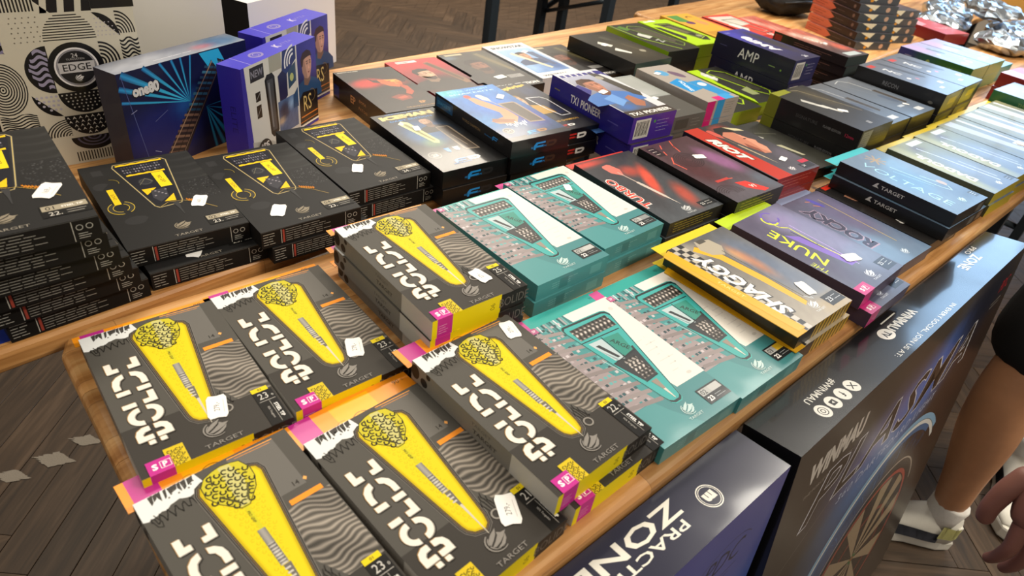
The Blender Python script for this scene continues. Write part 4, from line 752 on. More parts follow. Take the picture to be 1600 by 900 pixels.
# boxes on the table hide what lies below them: planks behind a table top are not built singly
TABLES = []   # (centre x, centre y, length, depth, yaw)
def table_spec(x0, y0, ln, dp, yaw):
    a = R_(yaw); TABLES.append((x0+ln/2*math.cos(a)-dp/2*math.sin(a), y0+ln/2*math.sin(a)+dp/2*math.cos(a), ln, dp, a))
table_spec(.130, -.518, 2.2, .460, 0)
table_spec(-.36, -.098, 2.2, .50, 4.9)
table_spec(2.345, -.522, 2.2, .50, 0)
table_spec(1.845, .012, 2.2, .62, 5.0)
def in_view(P):
    q = CAMR.inverted() @ (P-CAMP)
    if q.z > -.05: return None
    u, v = 800+1038.93*q.x/-q.z, 450-1038.93*q.y/-q.z
    return (u, v) if -60 < u < 1660 and -60 < v < 960 else None
def hidden(P):
    t = (TZ-CAMP.z)/(P.z-CAMP.z); H = CAMP+(P-CAMP)*t
    for cx, cy, ln, dp, a in TABLES:
        dx, dy = H.x-cx, H.y-cy; X, Y = dx*math.cos(a)+dy*math.sin(a), -dx*math.sin(a)+dy*math.cos(a)
        if abs(X) < ln/2-.05 and abs(Y) < dp/2-.03: return True
    return False
allp = []
A45 = R_(47)
for i in range(-110, 110):
    for j in range(-16, 17):
        ox, oy = i*pw-j*pl, i*pw+j*pl
        for (cx, cy, r) in ((ox+pl/2, oy+pw/2, 0), (ox+pw/2, oy+pw+pl/2, 90)):
            X, Y = cx*math.cos(A45)-cy*math.sin(A45), cx*math.sin(A45)+cy*math.cos(A45)
            if -1.2 < X < 7.4 and -2.6 < Y < 6.6: allp.append((X, Y, r))
cand = []
for k, (X, Y, r) in enumerate(allp):
    P = Vector((X, Y, 0))
    if in_view(P) and not hidden(P): cand.append(((P-CAMP).length, k))
cand.sort(); single = {k for _, k in cand[:295]}
ZP = -.0005
for k in sorted(single):
    X, Y, r = allp[k]; o = link('plank', plank_me, None, floor, None); o.location = (X-2, Y-1.5, ZP+.0255-.004+random.uniform(-.0006, .0003)); o.rotation_euler = (0, 0, A45+R_(r))
bm = bmesh.new()
for k, (X, Y, r) in enumerate(allp):
    if k in single: continue
    mtx = Matrix.Translation((X-2, Y-1.5, ZP+.0255-.004)) @ Matrix.Rotation(A45+R_(r), 4, 'Z') @ Matrix.Diagonal((pl-.0012, pw-.0012, .008, 1))
    bmesh.ops.create_cube(bm, size=1, matrix=mtx)
tag(link('planks', bm_mesh(bm, 'planks'), wood('dark_oak_parquet_far', '#33271d', '#463627', '#584636', .5, 1, False, 0), floor), None, None, None, 'stuff')
# scraped patches of bare grey wood: thin worn spots on the boards
def patch(x, y, ln, wd, rot, seed):
    rr = random.Random(seed); P = []
    for i in range(40):
        t = 2*math.pi*i/40; c, q = math.cos(t), math.sin(t); k = 1/(abs(c)+abs(q)); P.append((ln*c*k*(rr.uniform(.55, 1.1) if i % 2 else 1), wd*q*k*rr.uniform(.9, 1.05)))
    o = link('worn_patch', prism(P, 0, .0002, 'worn_patch'), SCRAPED, floor, (x-2, y-1.5, .0255+.0002), rot)
patch(0.089, 0.553, 0.046, 0.021, R_(-42), 1); patch(0.154, 0.570, 0.040, 0.016, R_(-42), 2); patch(0.014, 0.554, 0.040, 0.017, R_(-42), 3)

def wall(name, sx, sy, sz, loc, c='#b8ada0'):
    o = link(name, box_mesh(sx, sy, sz, 0, 1, True, name), mat(c, .9, bump=.1, scale=8), None, loc); tag(o, 'plain painted wall of the hall', None, None, 'structure'); return o
wall('wall_back', 14, .2, 4.6, (2, 7.6, 0), '#6a6058'); 
# right-hand end wall with one tall window
for nm, y0, y1, z0, z1 in (('wall_right', -5.5, -.35, 0, 4.6), ('wall_right', 1.35, 7.5, 0, 4.6), ('wall_right', -.35, 1.35, 0, 1.35), ('wall_right', -.35, 1.35, 4.2, 4.6)):
    o = wall(nm, .2, y1-y0, z1-z0, (7.5, (y0+y1)/2, z0))
win = link('window_1', None); win.location = (7.5, .5, 1.35); tag(win, 'tall window with daylight sky behind the panes', None, None, 'structure')
sky = bpy.data.materials.new('daylight'); sky.use_nodes = True; nb = sky.node_tree.nodes; nb.clear()
em = nb.new('ShaderNodeEmission'); em.inputs[0].default_value = (.44, .69, 1, 1); em.inputs[1].default_value = 4.6; ou = nb.new('ShaderNodeOutputMaterial'); sky.node_tree.links.new(em.outputs[0], ou.inputs[0])
for iy in range(2):
    for iz in range(3):
        link('pane', box_mesh(.01, .8, .90, 0, 1, True, 'pane'), sky, win, (0, -.42+.84*iy, .02+.94*iz))
for y in (-.84, 0, .84): link('window_frame', box_mesh(.08, .05, 2.85, .004, 1, True, 'window_frame'), mat('#e8e6e0', .5), win, (-.02, y, 0))
for z in (0, .92, 1.86, 2.80): link('window_frame', box_mesh(.07, 1.68, .05, .004, 1, True, 'window_frame_bar'), mat('#e8e6e0', .5), win, (-.02, 0, z))

# ------------------------------------------------------------------ folding tables
STEEL = mat('#2f3a44', .45, .3)
def table(idx, label):
    cx, cy, ln, dp, a = TABLES[idx]; th = .027
    o = thing('folding_table', label, 'table', (cx, cy, 0), a, 'wooden folding tables pushed together')
    n = 5; wd = dp/n; r = .028
    for k in range(n):
        y0, y1 = -dp/2+k*wd+.0003, -dp/2+(k+1)*wd-.0003; h = ln/2
        if k == 0: P = [(-h, y1), (-h, y0+r), (-h+r*.3, y0+r*.3), (-h+r, y0), (h-r, y0), (h-r*.3, y0+r*.3), (h, y0+r), (h, y1)]
        elif k == n-1: P = [(-h, y0), (h, y0), (h, y1-r), (h-r*.3, y1-r*.3), (h-r, y1), (-h+r, y1), (-h+r*.3, y1-r*.3), (-h, y1-r)]
        else: P = [(-h, y0), (h, y0), (h, y1), (-h, y1)]
        bm = bmesh.new(); vs = [bm.verts.new((x, y, 0)) for x, y in P]; f = bm.faces.new(vs); bmesh.ops.recalc_face_normals(bm, faces=[f])
        ex = bmesh.ops.extrude_face_region(bm, geom=[f]); bmesh.ops.translate(bm, vec=(0, 0, -th), verts=[g for g in ex['geom'] if isinstance(g, bmesh.types.BMVert)])
        bmesh.ops.recalc_face_normals(bm, faces=bm.faces)
        def outer(e):
            A, B = e.verts[0].co, e.verts[1].co; m = (A+B)/2
            if abs(A.z-B.z) > 1e-6: return False
            return abs(abs(m.x)-h) < r*.8 and abs(A.x-B.x) < r*1.01 or (k == 0 and m.y < y0+r) or (k == n-1 and m.y > y1-r)
        es = [e for e in bm.edges if outer(e)]
        bmesh.ops.bevel(bm, geom=es, offset=.008, segments=3, affect='EDGES', profile=.5)
        me = bm_mesh(bm, 'top_board'); link('top_board', me, WOOD, o, (0, 0, TZ))
    for s in (-1, 1):
        lf = link('leg_frame', tube([(s*(ln/2-.25), -dp/2+.06, TZ-th-.03), (s*(ln/2-.25), dp/2-.06, TZ-th-.03)], .016, 'leg_frame', 4, True), STEEL, o)
        for q in (-1, 1): link('leg', tube([(s*(ln/2-.25), q*(dp/2-.07), TZ-th-.01), (s*(ln/2-.25), q*(dp/2-.07), 0.002)], .018, 'leg', 4, True), STEEL, o)
        link('brace', tube([(s*(ln/2-.25), 0, .35), (s*(ln/2-.62), 0, TZ-th-.01)], .008, 'brace', 6), STEEL, o)
        link('cross_bar', tube([(s*(ln/2-.25), -dp/2+.07, .35), (s*(ln/2-.25), dp/2-.07, .35)], .010, 'cross_bar', 6), STEEL, o)
    return o
table(0, 'honey wooden table with rounded corner under the grey and yellow boxes')
table(1, 'honey wooden table under the black boxes and the standing boxes')
table(2, 'wooden table under the red box and the end of the front row')
table(3, 'wooden table under the silver foil packets')
# another table further back: only its steel legs and stretchers reach into the picture
bt = thing('folding_table', 'dark steel table legs standing on the floor behind the display', 'table', (3.55, 2.35, 0), R_(0))
bt.location = (2.3, 1.4, 0)
def at(u, v, depth): return CAMP + CAMR @ Vector(((u-800)/1038.93*depth, -(v-450)/1038.93*depth, -depth))
leg_xy = [at(766, 40, 2.3), at(843, 35, 3.0), at(877, 30, 2.97), at(949, 20, 2.55), at(1051, 10, 2.97)]
for P in leg_xy: link('leg', tube([(P.x-2.3, P.y-1.4, .001), (P.x-2.3, P.y-1.4, .74)], .024, 'leg', 4, True), STEEL, bt)
def rail(u0, v0, d0, u1, v1, d1, r): 
    a, b = at(u0, v0, d0)-Vector((2.3, 1.4, 0)), at(u1, v1, d1)-Vector((2.3, 1.4, 0)); link('stretcher', tube([a, b], r, 'stretcher', 6), STEEL, bt)
rail(848, 18, 3.0, 952, 1, 2.58, .009); rail(846, 16, 3.0, 890, -14, 2.97, .012)
link('table_top', box_mesh(1.7, .55, .03, .004, 1, True, 'table_top'), WOOD, bt, (0, .02, .74))

# ------------------------------------------------------------------ the cartons on the tables
TGT = (.118, .186, .0213)
for wt, code in (('21.0', '01'), ('23.0', '01'), ('23.0', '02'), ('22.0', '05'), ('25.0', '06')): kind('bolide'+wt+code, *TGT, '#6d6a65', bolide_front(wt, code), bolide_end, bolide_side, False, bolide_tab)
for wt, code, ac in (('23', '02', '#b9bcbd'), ('22', '03', '#d6b12c'), ('22', '02', '#b9bcbd'), ('22', '01', '#8a8f92')): kind('teal'+wt+code, *TGT, '#3f8b90', teal_front(code, wt, ac), teal_end, teal_side, True, teal_tab)
for code, wt in (('01', '22.'), ('02', '23.'), ('04', '23.'), ('05', '24.')): kind('blackgold'+code, .125, .2, .0215, '#1d1d1e', blackgold_front(code, wt), blackgold_end, plain('#1b1b1c'), True)
kind('shaggy', *TGT, '#a8842a', shaggy_front, checker_end, plain('#3a3520'), False, yellowish_tab)
kind('nuke', *TGT, '#453c58', nuke_front, nuke_end, nuke_side, False, plain('#b8d61e'))
kind('rocky', *TGT, '#4a4a66', rocky_front, plain('#3f4a60'), plain('#2b2a3a'), False, plain('#8fa0c8'))
kind('hands', *TGT, '#1c1c1d', hands_front, black_end, black_side, False)
kind('voltage', *TGT, '#161618', voltage_front, black_end, black_side, False, plain('#3fb8c4'))
kind('red1', *TGT, '#33343a', red1_front, red_end, plain('#2c2c30'), False, plain('#d8463c'))
kind('red2', .118, .188, .0265, '#18181a', red2_front, red_end, plain('#131315'), False)
kind('red3', .118, .188, .0265, '#5a2a28', red3_front, red3_end, plain('#2a2426'), False)
kind('red4', *TGT, '#2d2e2b', red4_front, black_end, plain('#232422'), False)
RDT = (.112, .196, .026)
kind('iceman', *RDT, '#141416', iceman_front, rd_end('#1f8fe0', '#26262a'), plain('#141417'))
kind('wright', *RDT, '#141416', wright_front, rd_end('#1f8fe0', '#3a2c24'), rd_side)
kind('goldrd', *RDT, '#15161e', goldrd_front, rd_end('#c9302a', '#f0f0f0'), plain('#1a1b28'))
kind('ep', .112, .188, .042, '#211a17', ep_front, plain('#1f1815'), ep_side)
kind('redman', .112, .195, .040, '#2a1c1a', redman_front, plain('#241a18'), plain('#8f1a20'))
kind('tour', .115, .195, .042, '#2a2827', tour_front, plain('#262423'), plain('#242221'))
kind('snow', .108, .193, .044, '#d5d9de', snow_front, plain('#c9cdd4'), plain('#bfc4cc'))
kind('shotblack', .122, .194, .030, '#22211c', shotblack_front, plain('#2c3a44'), plain('#191916'))
kind('faces', .115, .195, .028, '#2c2824', tour_front, plain('#23201e'), plain('#201e1c'))
kind('green', .110, .195, .030, '#2a2b25', green_front, plain('#1f2022'), plain('#8ab020'))
kind('lime', .105, .19, .030, '#9cc41a', lime_front, plain('#a4cc18'), plain('#96bc18'))
kind('orange', .11, .19, .030, '#c8983a', orange_front, plain('#c09030'), plain('#b88a30'))
kind('redwhite', .125, .215, .028, '#a83a32', redwhite_front, plain('#8f2a24'), plain('#6d221e'))
kind('redline', .115, .24, .016, '#a84a3e', redline_front, plain('#8f2a24'), plain('#6d221e'))
kind('amp', .100, .204, .050, '#26264a', amp_front, barcode_end('#2a2a5c'), amp_side)
kind('tx', .102, .200, .044, '#2a2590', tx_front, barcode_end('#4a2f9a'), tx_side)
kind('grey', .088, .190, .030, '#77756f', grey_front, grey_end, plain('#6a6864'))
kind('pinkblue', .092, .180, .036, '#a39c96', pinkblue_front, pinkblue_end, plain('#98928c'))
kind('limeblack', .108, .192, .030, '#30312a', limeblack_front, plain('#8fb41a'), plain('#7d9c18'))
kind('signature', .120, .188, .040, '#1b1c1e', signature_front, signature_end, signature_side)
kind('greyA', .116, .196, .030, '#5a6470', greyA_front, olive_end, plain('#3a3d42'))
kind('recon', .116, .192, .044, '#1d1d20', recon_front, yellow_end, recon_side)
kind('jaeger', .116, .19, .032, '#1f5a2c', jaeger_front, plain('#6a8a5a'), jaeger_side)
kind('tealbox', .116, .19, .040, '#1f7f86', tealbox_front, tealplain, tealplain)
kind('glare', *TGT, '#8d8a4a', glare_front, plain('#c2b428'), plain('#55543a'), True, yellowish_tab)
kind('glare2', *TGT, '#7d7a5a', glare2_front, plain('#a89c30'), plain('#4a4a3c'), True, yellowish_tab)
kind('greenbook', .14, .20, .030, '#2c6a4a', greenbook_front, plain('#2a5f44'), greenbook_side)
kind('redtex', .13, .18, .034, '#8f2a2e', redtex_front, plain('#7d2428'), plain('#7a2024'))
kind('shelfred', .095, .20, .022, '#221c1d', shelfred_front, plain('#3a474a'), shelfred_side)
kind('fan', .14, .21, .022, '#2a1f20', fan_front, fan_end, fan_side)
B, T_ = 'bolide', 'teal'
P3 = .0219     # stacking pitch of the flat boxes
g = 'grey dart boxes with yellow windows'
dart_box('bolide23.001', 'grey yellow-window dart box between the table corner and the box marked 21.0', .137, -.492, 0, 2.7, g, tabw=.030)
dart_box('bolide21.001', 'grey yellow-window dart box marked 21.0 with a white price sticker', .262, -.510, 0, 3.4, g, (.735, .19), '279,-', 62, 1., .030)
dart_box('bolide22.005', 'grey yellow-window dart box marked 22.0 on top of another', .372, -.495, P3, 1.8, g, (.88, .895), '279,-', 75, .9, .026)
dart_box('bolide23.002', 'grey yellow-window dart box lying under the one marked 22.0', .3895, -.502, 0, 1.0, g, tabw=.012)
dart_box('bolide23.001', 'grey yellow-window dart box at the rounded table corner, sticker below the dart', .140, -.290, 0, -1.7, g, (.60, .235), '279,-', 75, .95)
dart_box('bolide23.002', 'grey yellow-window dart box marked 23.0 beside the one at the table corner', .2615, -.291, 0, -.4, g, (.70, .25), '279,-', 68, .95)
for k, (l, dx, dy) in enumerate((('bottom', .004, .002), ('middle', -.002, -.001), ('top', 0, 0))):
    dart_box('bolide25.006', 'grey yellow-window dart box, %s of the stack of three beside the teal boxes' % l, .396+dx, -.297+dy, k*P3, -1.0, g, (.72, .20) if k == 2 else None, '279,-', 100, .85, .012)
g = 'teal dart boxes with white panels'
dart_box('teal2302', 'teal dart box marked 02 between the grey boxes and the one with a yellow chip', .4995, -.505, 0, -1.7, g, tabw=.022)
dart_box('teal2203', 'teal dart box marked 03 with a yellow chip, beside the yellow checkered box', .6165, -.511, 0, -1.0, g, tabw=.022)
for k in range(2):
    dart_box('teal2202', 'teal dart box, %s of the stack next to the three grey yellow-window boxes' % ('top' if k else 'bottom'), .5455-.003*(1-k), -.288+.002*k, k*P3, .3, g, tabw=.012)
    dart_box('teal2201', 'teal dart box, %s of the stack next to the black and red box' % ('top' if k else 'bottom'), .668+.002*(1-k), -.277+.003*k, k*P3, .9, g, (.62, .72) if k else None, None, 60, .6, tabw=.012)
g = 'black dart boxes with yellow prints'
offs = [(.100, -.060, 4.5), (.092, -.066, 3.5), (.085, -.074, 2.5), (.076, -.084, 1.2), (.068, -.090, -.5), (.064, -.096, -1.5)]
nm = ('lowest', 'second lowest', 'third lowest', 'third highest', 'second highest', 'topmost')
for k, (x, y, a) in enumerate(offs):
    dart_box('blackgold01', 'black yellow-print dart box, %s in the stack of six before the patterned carton' % nm[k], x, y+.008, .0006+k*.0221, a, g, (.80, .30) if k == 5 else None, '169,-', 60, 1.)
dart_box('blackgold04', 'black yellow-print dart box with stickers on show, lower of two beside the stack of six', .2285, -.036, 0, -.6, g, (.42, .10), None, 60, .9)
dart_box('blackgold02', 'black yellow-print dart box, upper of two beside the stack of six', .217, -.018, .0221, -1.6, g, (.76, .34), '169,-', 62, .9)
dart_box('blackgold04', 'black yellow-print dart box, lower of the pair before the royal blue standing box', .3535, -.052, 0, -.5, g)
dart_box('blackgold04', 'black yellow-print dart box, upper of the pair before the royal blue standing box', .3425, -.050, .0221, -.6, g, (.30, .18), None, 58, .95)
dart_box('blackgold05', 'black yellow-print dart box, lower of two beside the gold-title bald man box', .4815, -.017, 0, 0, g)
dart_box('blackgold05', 'black yellow-print dart box, upper of two beside the gold-title bald man box', .4715, -.015, .0221, 0, g, (.35, .26), None, 58, .85)
g = 'black boxes with blue portrait prints'
for k in range(2): dart_box('iceman', 'black box with gold title and bald man print, %s of its stack' % ('top' if k else 'bottom'), .6005, -.040+.002*k, k*.0266, -2.2, g, (.38, .68) if k else None, None, 75, .6)
for k, l in enumerate(('bottom', 'middle', 'top')): dart_box('wright', 'bright blue box with raised arm print, %s of the stack of three' % l, .715-.0045*k+.003, -.046-.002*k, k*.0266, -2.8, g, (.80, .74) if k == 2 else None, None, 45, .7)
for k in range(2): dart_box('goldrd', 'dark box with gold lettering beside the bright blue one, %s of two' % ('top' if k else 'bottom'), .8245, -.010+.002*k, k*.0266, -3.2, g, (.24, .74) if k else None, None, 60, .55)
dart_box('ep', 'deep black box with orange-red face print at the row end by the standing blue boxes', .652, .182, 0, -3.5)
dart_box('redman', 'red and black box with dark-haired man print', .7745, .193, 0, -1.6)
dart_box('tour', 'dark box with white TOUR EDITION lettering', .890, .192, 0, -2.4, None, (.42, .27), None, 10, .9)
dart_box('snow', 'white box with light blue photo panel', 1.012, .201, 0, -1.8, None, (.66, .72), None, 30, .6)
dart_box('faces', 'dark box half hidden between the white box and the black silver-mark box', 1.130, .200, 0, -2)
dart_box('shotblack', 'black box with silver slashes on the back row, bottom of two', 1.2545, .173, 0, 0)
dart_box('shotblack', 'black box with silver slashes and round sticker on the back row, top of two', 1.233, .158, .0306, .2, None, (.26, .60), None, 20, .7)
for k in range(2): dart_box('green', 'black box with thin green outlines on the back row, %s of two' % ('top' if k else 'bottom'), 1.382, .187, k*.0306, -2.5)
for k in range(2): dart_box('lime', 'lime green box with black window print on the back row, %s of two' % ('top' if k else 'bottom'), 1.499, .196, k*.0306, -3.5, None, (.35, .95) if k else None, None, 0, .6)
dart_box('orange', 'orange-yellow box beside the lime green ones', 1.616, .215, 0, -3)
dart_box('orange', 'orange-yellow box lying on another one like it', 1.618, .217, .0306, -3)
dart_box('redwhite', 'red and white box with black outlined window print behind the navy stack', 1.745, .230, 0, -2)
dart_box('redwhite', 'red and white box next to the thin pink box', 1.885, .235, 0, -2)
dart_box('redline', 'thin pink and red box beside the dark carrying pouch', 2.03, .20, 0, -3)
for k in range(2): dart_box('tx', 'royal blue box with man portrait and white side lettering, %s of two' % ('top' if k else 'bottom'), .937-.004*k, -.086+.004*k, k*.0446, -4, None, (.31, .52) if k else None, None, 20, .7)
for k in range(2): dart_box('grey', 'plain grey box beside the royal blue ones, %s of two' % ('top' if k else 'bottom'), 1.066, -.070+.002*k, k*.0306, -4, None, (.42, .42) if k else None, None, 20, .65)
for k in range(2): dart_box('pinkblue', 'grey box with bright blue patch and magenta end, %s of two' % ('top' if k else 'bottom'), 1.166, -.066, k*.0366, -4, None, (.22, .80) if k else None, None, 20, .6)
dart_box('limeblack', 'black and lime box beside the grey and blue box', 1.272, -.058, 0, -3)
dart_box('limeblack', 'black and lime box beside the navy stack', 1.391, -.050, 0, -3)
for k in range(2): dart_box('amp', 'navy blue box with big white letters, %s of two' % ('top' if k else 'bottom'), 1.506, -.045+.003*k, k*.0506, -1.8)
for k in range(4): dart_box('shelfred', 'slim black box with pink-red cover, number %s from the table in its stack' % ('one', 'two', 'three', 'four')[k], 1.735-.004*k, -.068+.003*k, k*.0226, -4, 'slim black boxes with red covers', (.5, .45) if k == 3 else None, None, 0, .5)
# second row of the front table
for k in range(2): dart_box('red1', 'black box with glowing red dart print, %s of two' % ('top' if k else 'bottom'), .790+.003*k, -.279+.002*k, k*P3, -2.5)
for k, l in enumerate(('bottom', 'top')): dart_box('red2', 'dark red box with ring print and purple shape, %s of two' % l, .913+.001*k, -.299-.001*k, k*.0271, -2.4, None, (.60, .66) if k else None, None, -20, .75)
for k in range(2): dart_box('red3', 'box with red band and face in profile, %s of two' % ('top' if k else 'bottom'), 1.040, -.290, k*.0271, -3.8, None, (.66, .23) if k else None, None, 20, .65)
dart_box('red4', 'flat charcoal box with pale bird-like marks under the black stack', 1.186, -.270, 0, -4.5)
for k in range(2): dart_box('signature', 'tall black box with olive corner, %s of two' % ('top' if k else 'bottom'), 1.312, -.289, k*.0406, -1, None, (.52, .38) if k else None, None, -50, .7)
for k in range(2):
    dart_box('greyA', 'blue-grey box beside the black olive-corner stack, %s of two' % ('top' if k else 'bottom'), 1.444, -.278, k*.0306, -1.5)
    dart_box('greyA', 'blue-grey box beside the black boxes with red chips, %s of two' % ('top' if k else 'bottom'), 1.566, -.282, k*.0306, -1.2, None, (.6, .22) if k else None, None, -50, .5)
for k in range(2):
    dart_box('recon', 'black-sided box with red chip next to the blue-grey boxes, %s of two' % ('top' if k else 'bottom'), 1.698, -.289, k*.0446, 1.2)
    dart_box('recon', 'black-sided box with red chip next to the green-sided boxes, %s of two' % ('top' if k else 'bottom'), 1.8175, -.2865, k*.0446, 1.2)
for k in range(2):
    dart_box('jaeger', 'green-sided box with pale lilac cover, %s of its stack' % ('top' if k else 'bottom'), 2.130, -.213, k*.0326, -1.5)
    dart_box('jaeger', 'green-sided box with pale lilac cover beside the teal one, %s of its stack' % ('top' if k else 'bottom'), 2.2495, -.216, k*.0326, -1.5)
dart_box('tealbox', 'deep teal box with pale cover beside the green-sided boxes', 2.372, -.215, 0, -1)
# front row of the front table
for k in range(2): 
    o = dart_box('shaggy', 'yellow and grey checkered box with big white letters, %s of two' % ('top' if k else 'bottom'), .7385-.006*k, -.506+.004*k, k*P3, -1.1, None, (.74, .24) if k else None, None, 75, .9, tabw=.020)
    A = Art(176, 15); yellow_flap(A); K = KIND['shaggy']
    link('side_flap', prism([(-.010, -.094), (.011, -.094), (-.002, .090), (-.019, .084)], 0, .0008, 'side_flap'), mat('#d8a412', .45), o, (-K['W']/2, 0, K['t']+.0008))
    fp = A.mesh('flap_print', Matrix(((.09, .9, 0, -.0145), (-.995, 0, 0, .086), (0, 0, 1, .0009), (0, 0, 0, 1)))); fp.materials.append(PR_SATIN)
    link('flap_print', fp, None, o, (-K['W']/2, 0, K['t']+.0008))
dart_box('nuke', 'purple box with yellow handwritten letters, lower of two', .8825, -.524, 0, 0)
dart_box('nuke', 'purple box with yellow handwritten letters, upper of two', .8755, -.509, P3, 1.1, None, (.60, .27), None, -20, .95, tabw=.024)
dart_box('rocky', 'slate blue box with dark letters beside the purple boxes', 1.0195, -.497, 0, -1.6, tabw=.022)
dart_box('hands', 'black box with clasped hands print between slate blue box and the black stack', 1.1405, -.497, 0, -1.4, None, (.30, .30), None, -20, .8)
dart_box('voltage', 'black-sided box with pale blue letters, bottom of three', 1.2625, -.497, 0, -1.5, tabw=.030)
dart_box('voltage', 'black-sided box with pale blue letters, middle of three', 1.168, -.503, P3, -2.2, tabw=.012)
dart_box('voltage', 'black-sided box with pale blue letters, top of three', 1.173, -.502, P3*2, -2.6, tabw=.022)
for n, (kn, x, zz, yw, l) in enumerate((('glare', 1.3855, 2, -2.5, 'next to the black-sided stack'), ('glare', 1.5070, 2, -2.5, 'second from the black-sided stack'), ('glare2', 1.6285, 2, -2, 'third from the black-sided stack'), ('glare2', 1.7500, 2, -2, 'fourth from the black-sided stack'), ('glare2', 1.8715, 2, -2, 'by the green-backed box'))):
    for k in range(zz): dart_box(kn, 'film-wrapped box with yellow edges %s, %s of two' % (l, 'top' if k else 'bottom'), x, -.503+.003*(k), k*P3, yw, 'film-wrapped boxes with yellow edges', (.75, .30) if k and kn == 'glare2' else None, None, 20, .8, tabw=.018)
for k in range(2): dart_box('greenbook', 'green-backed pale box lettered along its side, %s of two' % ('top' if k else 'bottom'), 2.004, -.500, k*.0306, -2)
dart_box('redtex', 'red box with pale pink corner', 2.164, -.44, 0, -3)
dart_box('redtex', 'red box lying on another red one', 2.162, -.442, .0346, -4)
# ------------------------------------------------------------------ far end of the tables
for k in range(6):
    dart_box('fan', 'black-edged box with orange-red spine, %s in the leaning pile' % ('lowest', 'second from the table', 'third from the table', 'third from the top', 'second from the top', 'topmost')[k], 2.22+.012*k, .125+.012*k, k*.0226, -20-1.5*k, 'black boxes with orange-red spines', cat='box', name='flat_box')
for k in range(4):
    dart_box('fan', 'black-edged box with orange-red spine, level %s of the pile by the foil' % ('one', 'two', 'three', 'four')[k], 2.415+.01*k, .125+.008*k, k*.0226, -17, 'black boxes with orange-red spines', cat='box', name='flat_box')
dart_box('redtex', 'bright red box between the spine piles and the foil', 2.66, .03, 0, -14)
def pouch(name, label, cat, loc, sx, sy, sz, m, seed, amp, rz=0, group=None, sub=24):
    bm = bmesh.new(); bmesh.ops.create_uvsphere(bm, u_segments=sub*2, v_segments=sub, radius=1)
    for v in bm.verts:
        d = v.co.copy(); p = 3.2
        n = (abs(d.x)**p+abs(d.y)**p+abs(d.z)**2.2)**(1/p); q = d/n
        nz = mnoise.noise(Vector((q.x*2.6+seed, q.y*2.6, q.z*2)))+.6*abs(mnoise.noise(Vector((q.x*6+seed, q.y*6, q.z*5))))
        v.co = Vector((q.x*sx, q.y*sy, (q.z*.5+.5)*sz))
        if v.co.z > sz*.12: v.co.z += nz*amp
        v.co.x += amp*.6*mnoise.noise(Vector((q.y*5, seed, q.z*5)))
        v.co.z = max(v.co.z, 0.0)
    o = link(name, bm_mesh(bm, name, cat != 'packet'), m, None, loc, rz); tag(o, label, cat, group); return o
pb = pouch('carrying_pouch', 'dark soft carrying pouch lying on bare wood behind the red boxes', 'pouch', (2.40, .47, TZ), .11, .075, .085, mat('#15171c', .7, bump=.3, scale=90), 3, .012, R_(-10))
link('zipper', tube([(-.09, -.070, .05), (0, -.082, .055), (.09, -.070, .05)], .003, 'zipper', 6), mat('#33363c', .4, .5), pb)
FOIL = mat('#d3deea', .26, 1, bump=.7, scale=34)
for n, (x, y, a, z, l) in enumerate(((2.93, .13, 10, 0, 'beside the bright red box'), (2.86, -.10, -15, 0, 'beside the deep teal box'), (3.16, .20, 30, 0, 'behind the first two'), (3.10, -.05, 5, 0, 'in the middle of the heap'), (2.72, -.30, -5, 0, 'nearest the green-sided boxes'), (2.97, -.32, 20, 0, 'at the front table edge'), (3.36, .02, -20, 0, 'at the far end of the heap'), (3.00, .02, 40, .064, 'lying on top of the others'), (3.39, .26, 15, 0, 'at the back of the heap'))):
    pouch('foil_packet', 'crumpled silver foil packet ' + l, 'packet', (x, y, TZ+z), .098, .085, .05, FOIL, 5+n*3, .013, R_(a), 'silver foil packets', 14)
cb = thing('cardboard_box', 'plain brown cardboard box behind the silver foil packets', 'box', (3.72, .10, TZ), R_(-10))
link('carton', box_mesh(.25, .3, .12, .002), mat('#b98a3e', .7), cb); link('tape', box_mesh(.05, .301, .001, 0), mat('#c8a868', .3), cb, (0, 0, .1202)); link('flap', box_mesh(.118, .298, .003, .001, 1, True, 'flap'), mat('#b08238', .7), cb, (-.062, 0, .1205))

# ------------------------------------------------------------------ boxes standing at the back of the black boxes
def standing(name, label, cat, bl, yaw, W, H, D, body, front, left=None, top=None, pm=PR_SATIN, lean=0):
    """bl: front lower left corner on the table; front faces -y before the yaw"""
    o = thing(name, label, cat, (bl[0], bl[1], TZ), R_(yaw)); o.rotation_euler = (R_(lean), 0, R_(yaw))
    link('carton', box_mesh(W, D, H, .0012, 1, True, 'carton', body), mat(body, .4), o, (W/2, D/2, 0))
    A = Art(W*1000, H*1000); front(A); m = A.mesh('front_print', Matrix(((1, 0, 0, 0), (0, 0, -1, -2e-5), (0, 1, 0, 0), (0, 0, 0, 1)))); m.materials.append(pm); link('front_print', m, None, o)
    if left: A = Art(D*1000, H*1000); left(A); m = A.mesh('side_print', Matrix(((0, 0, -1, -2e-5), (-1, 0, 0, D), (0, 1, 0, 0), (0, 0, 0, 1)))); m.materials.append(pm); link('side_print', m, None, o)
    if top: A = Art(W*1000, D*1000); top(A); m = A.mesh('top_print', Matrix(((1, 0, 0, 0), (0, 1, 0, 0), (0, 0, 1, H+2e-5), (0, 0, 0, 1)))); m.materials.append(pm); link('top_print', m, None, o)
    return o
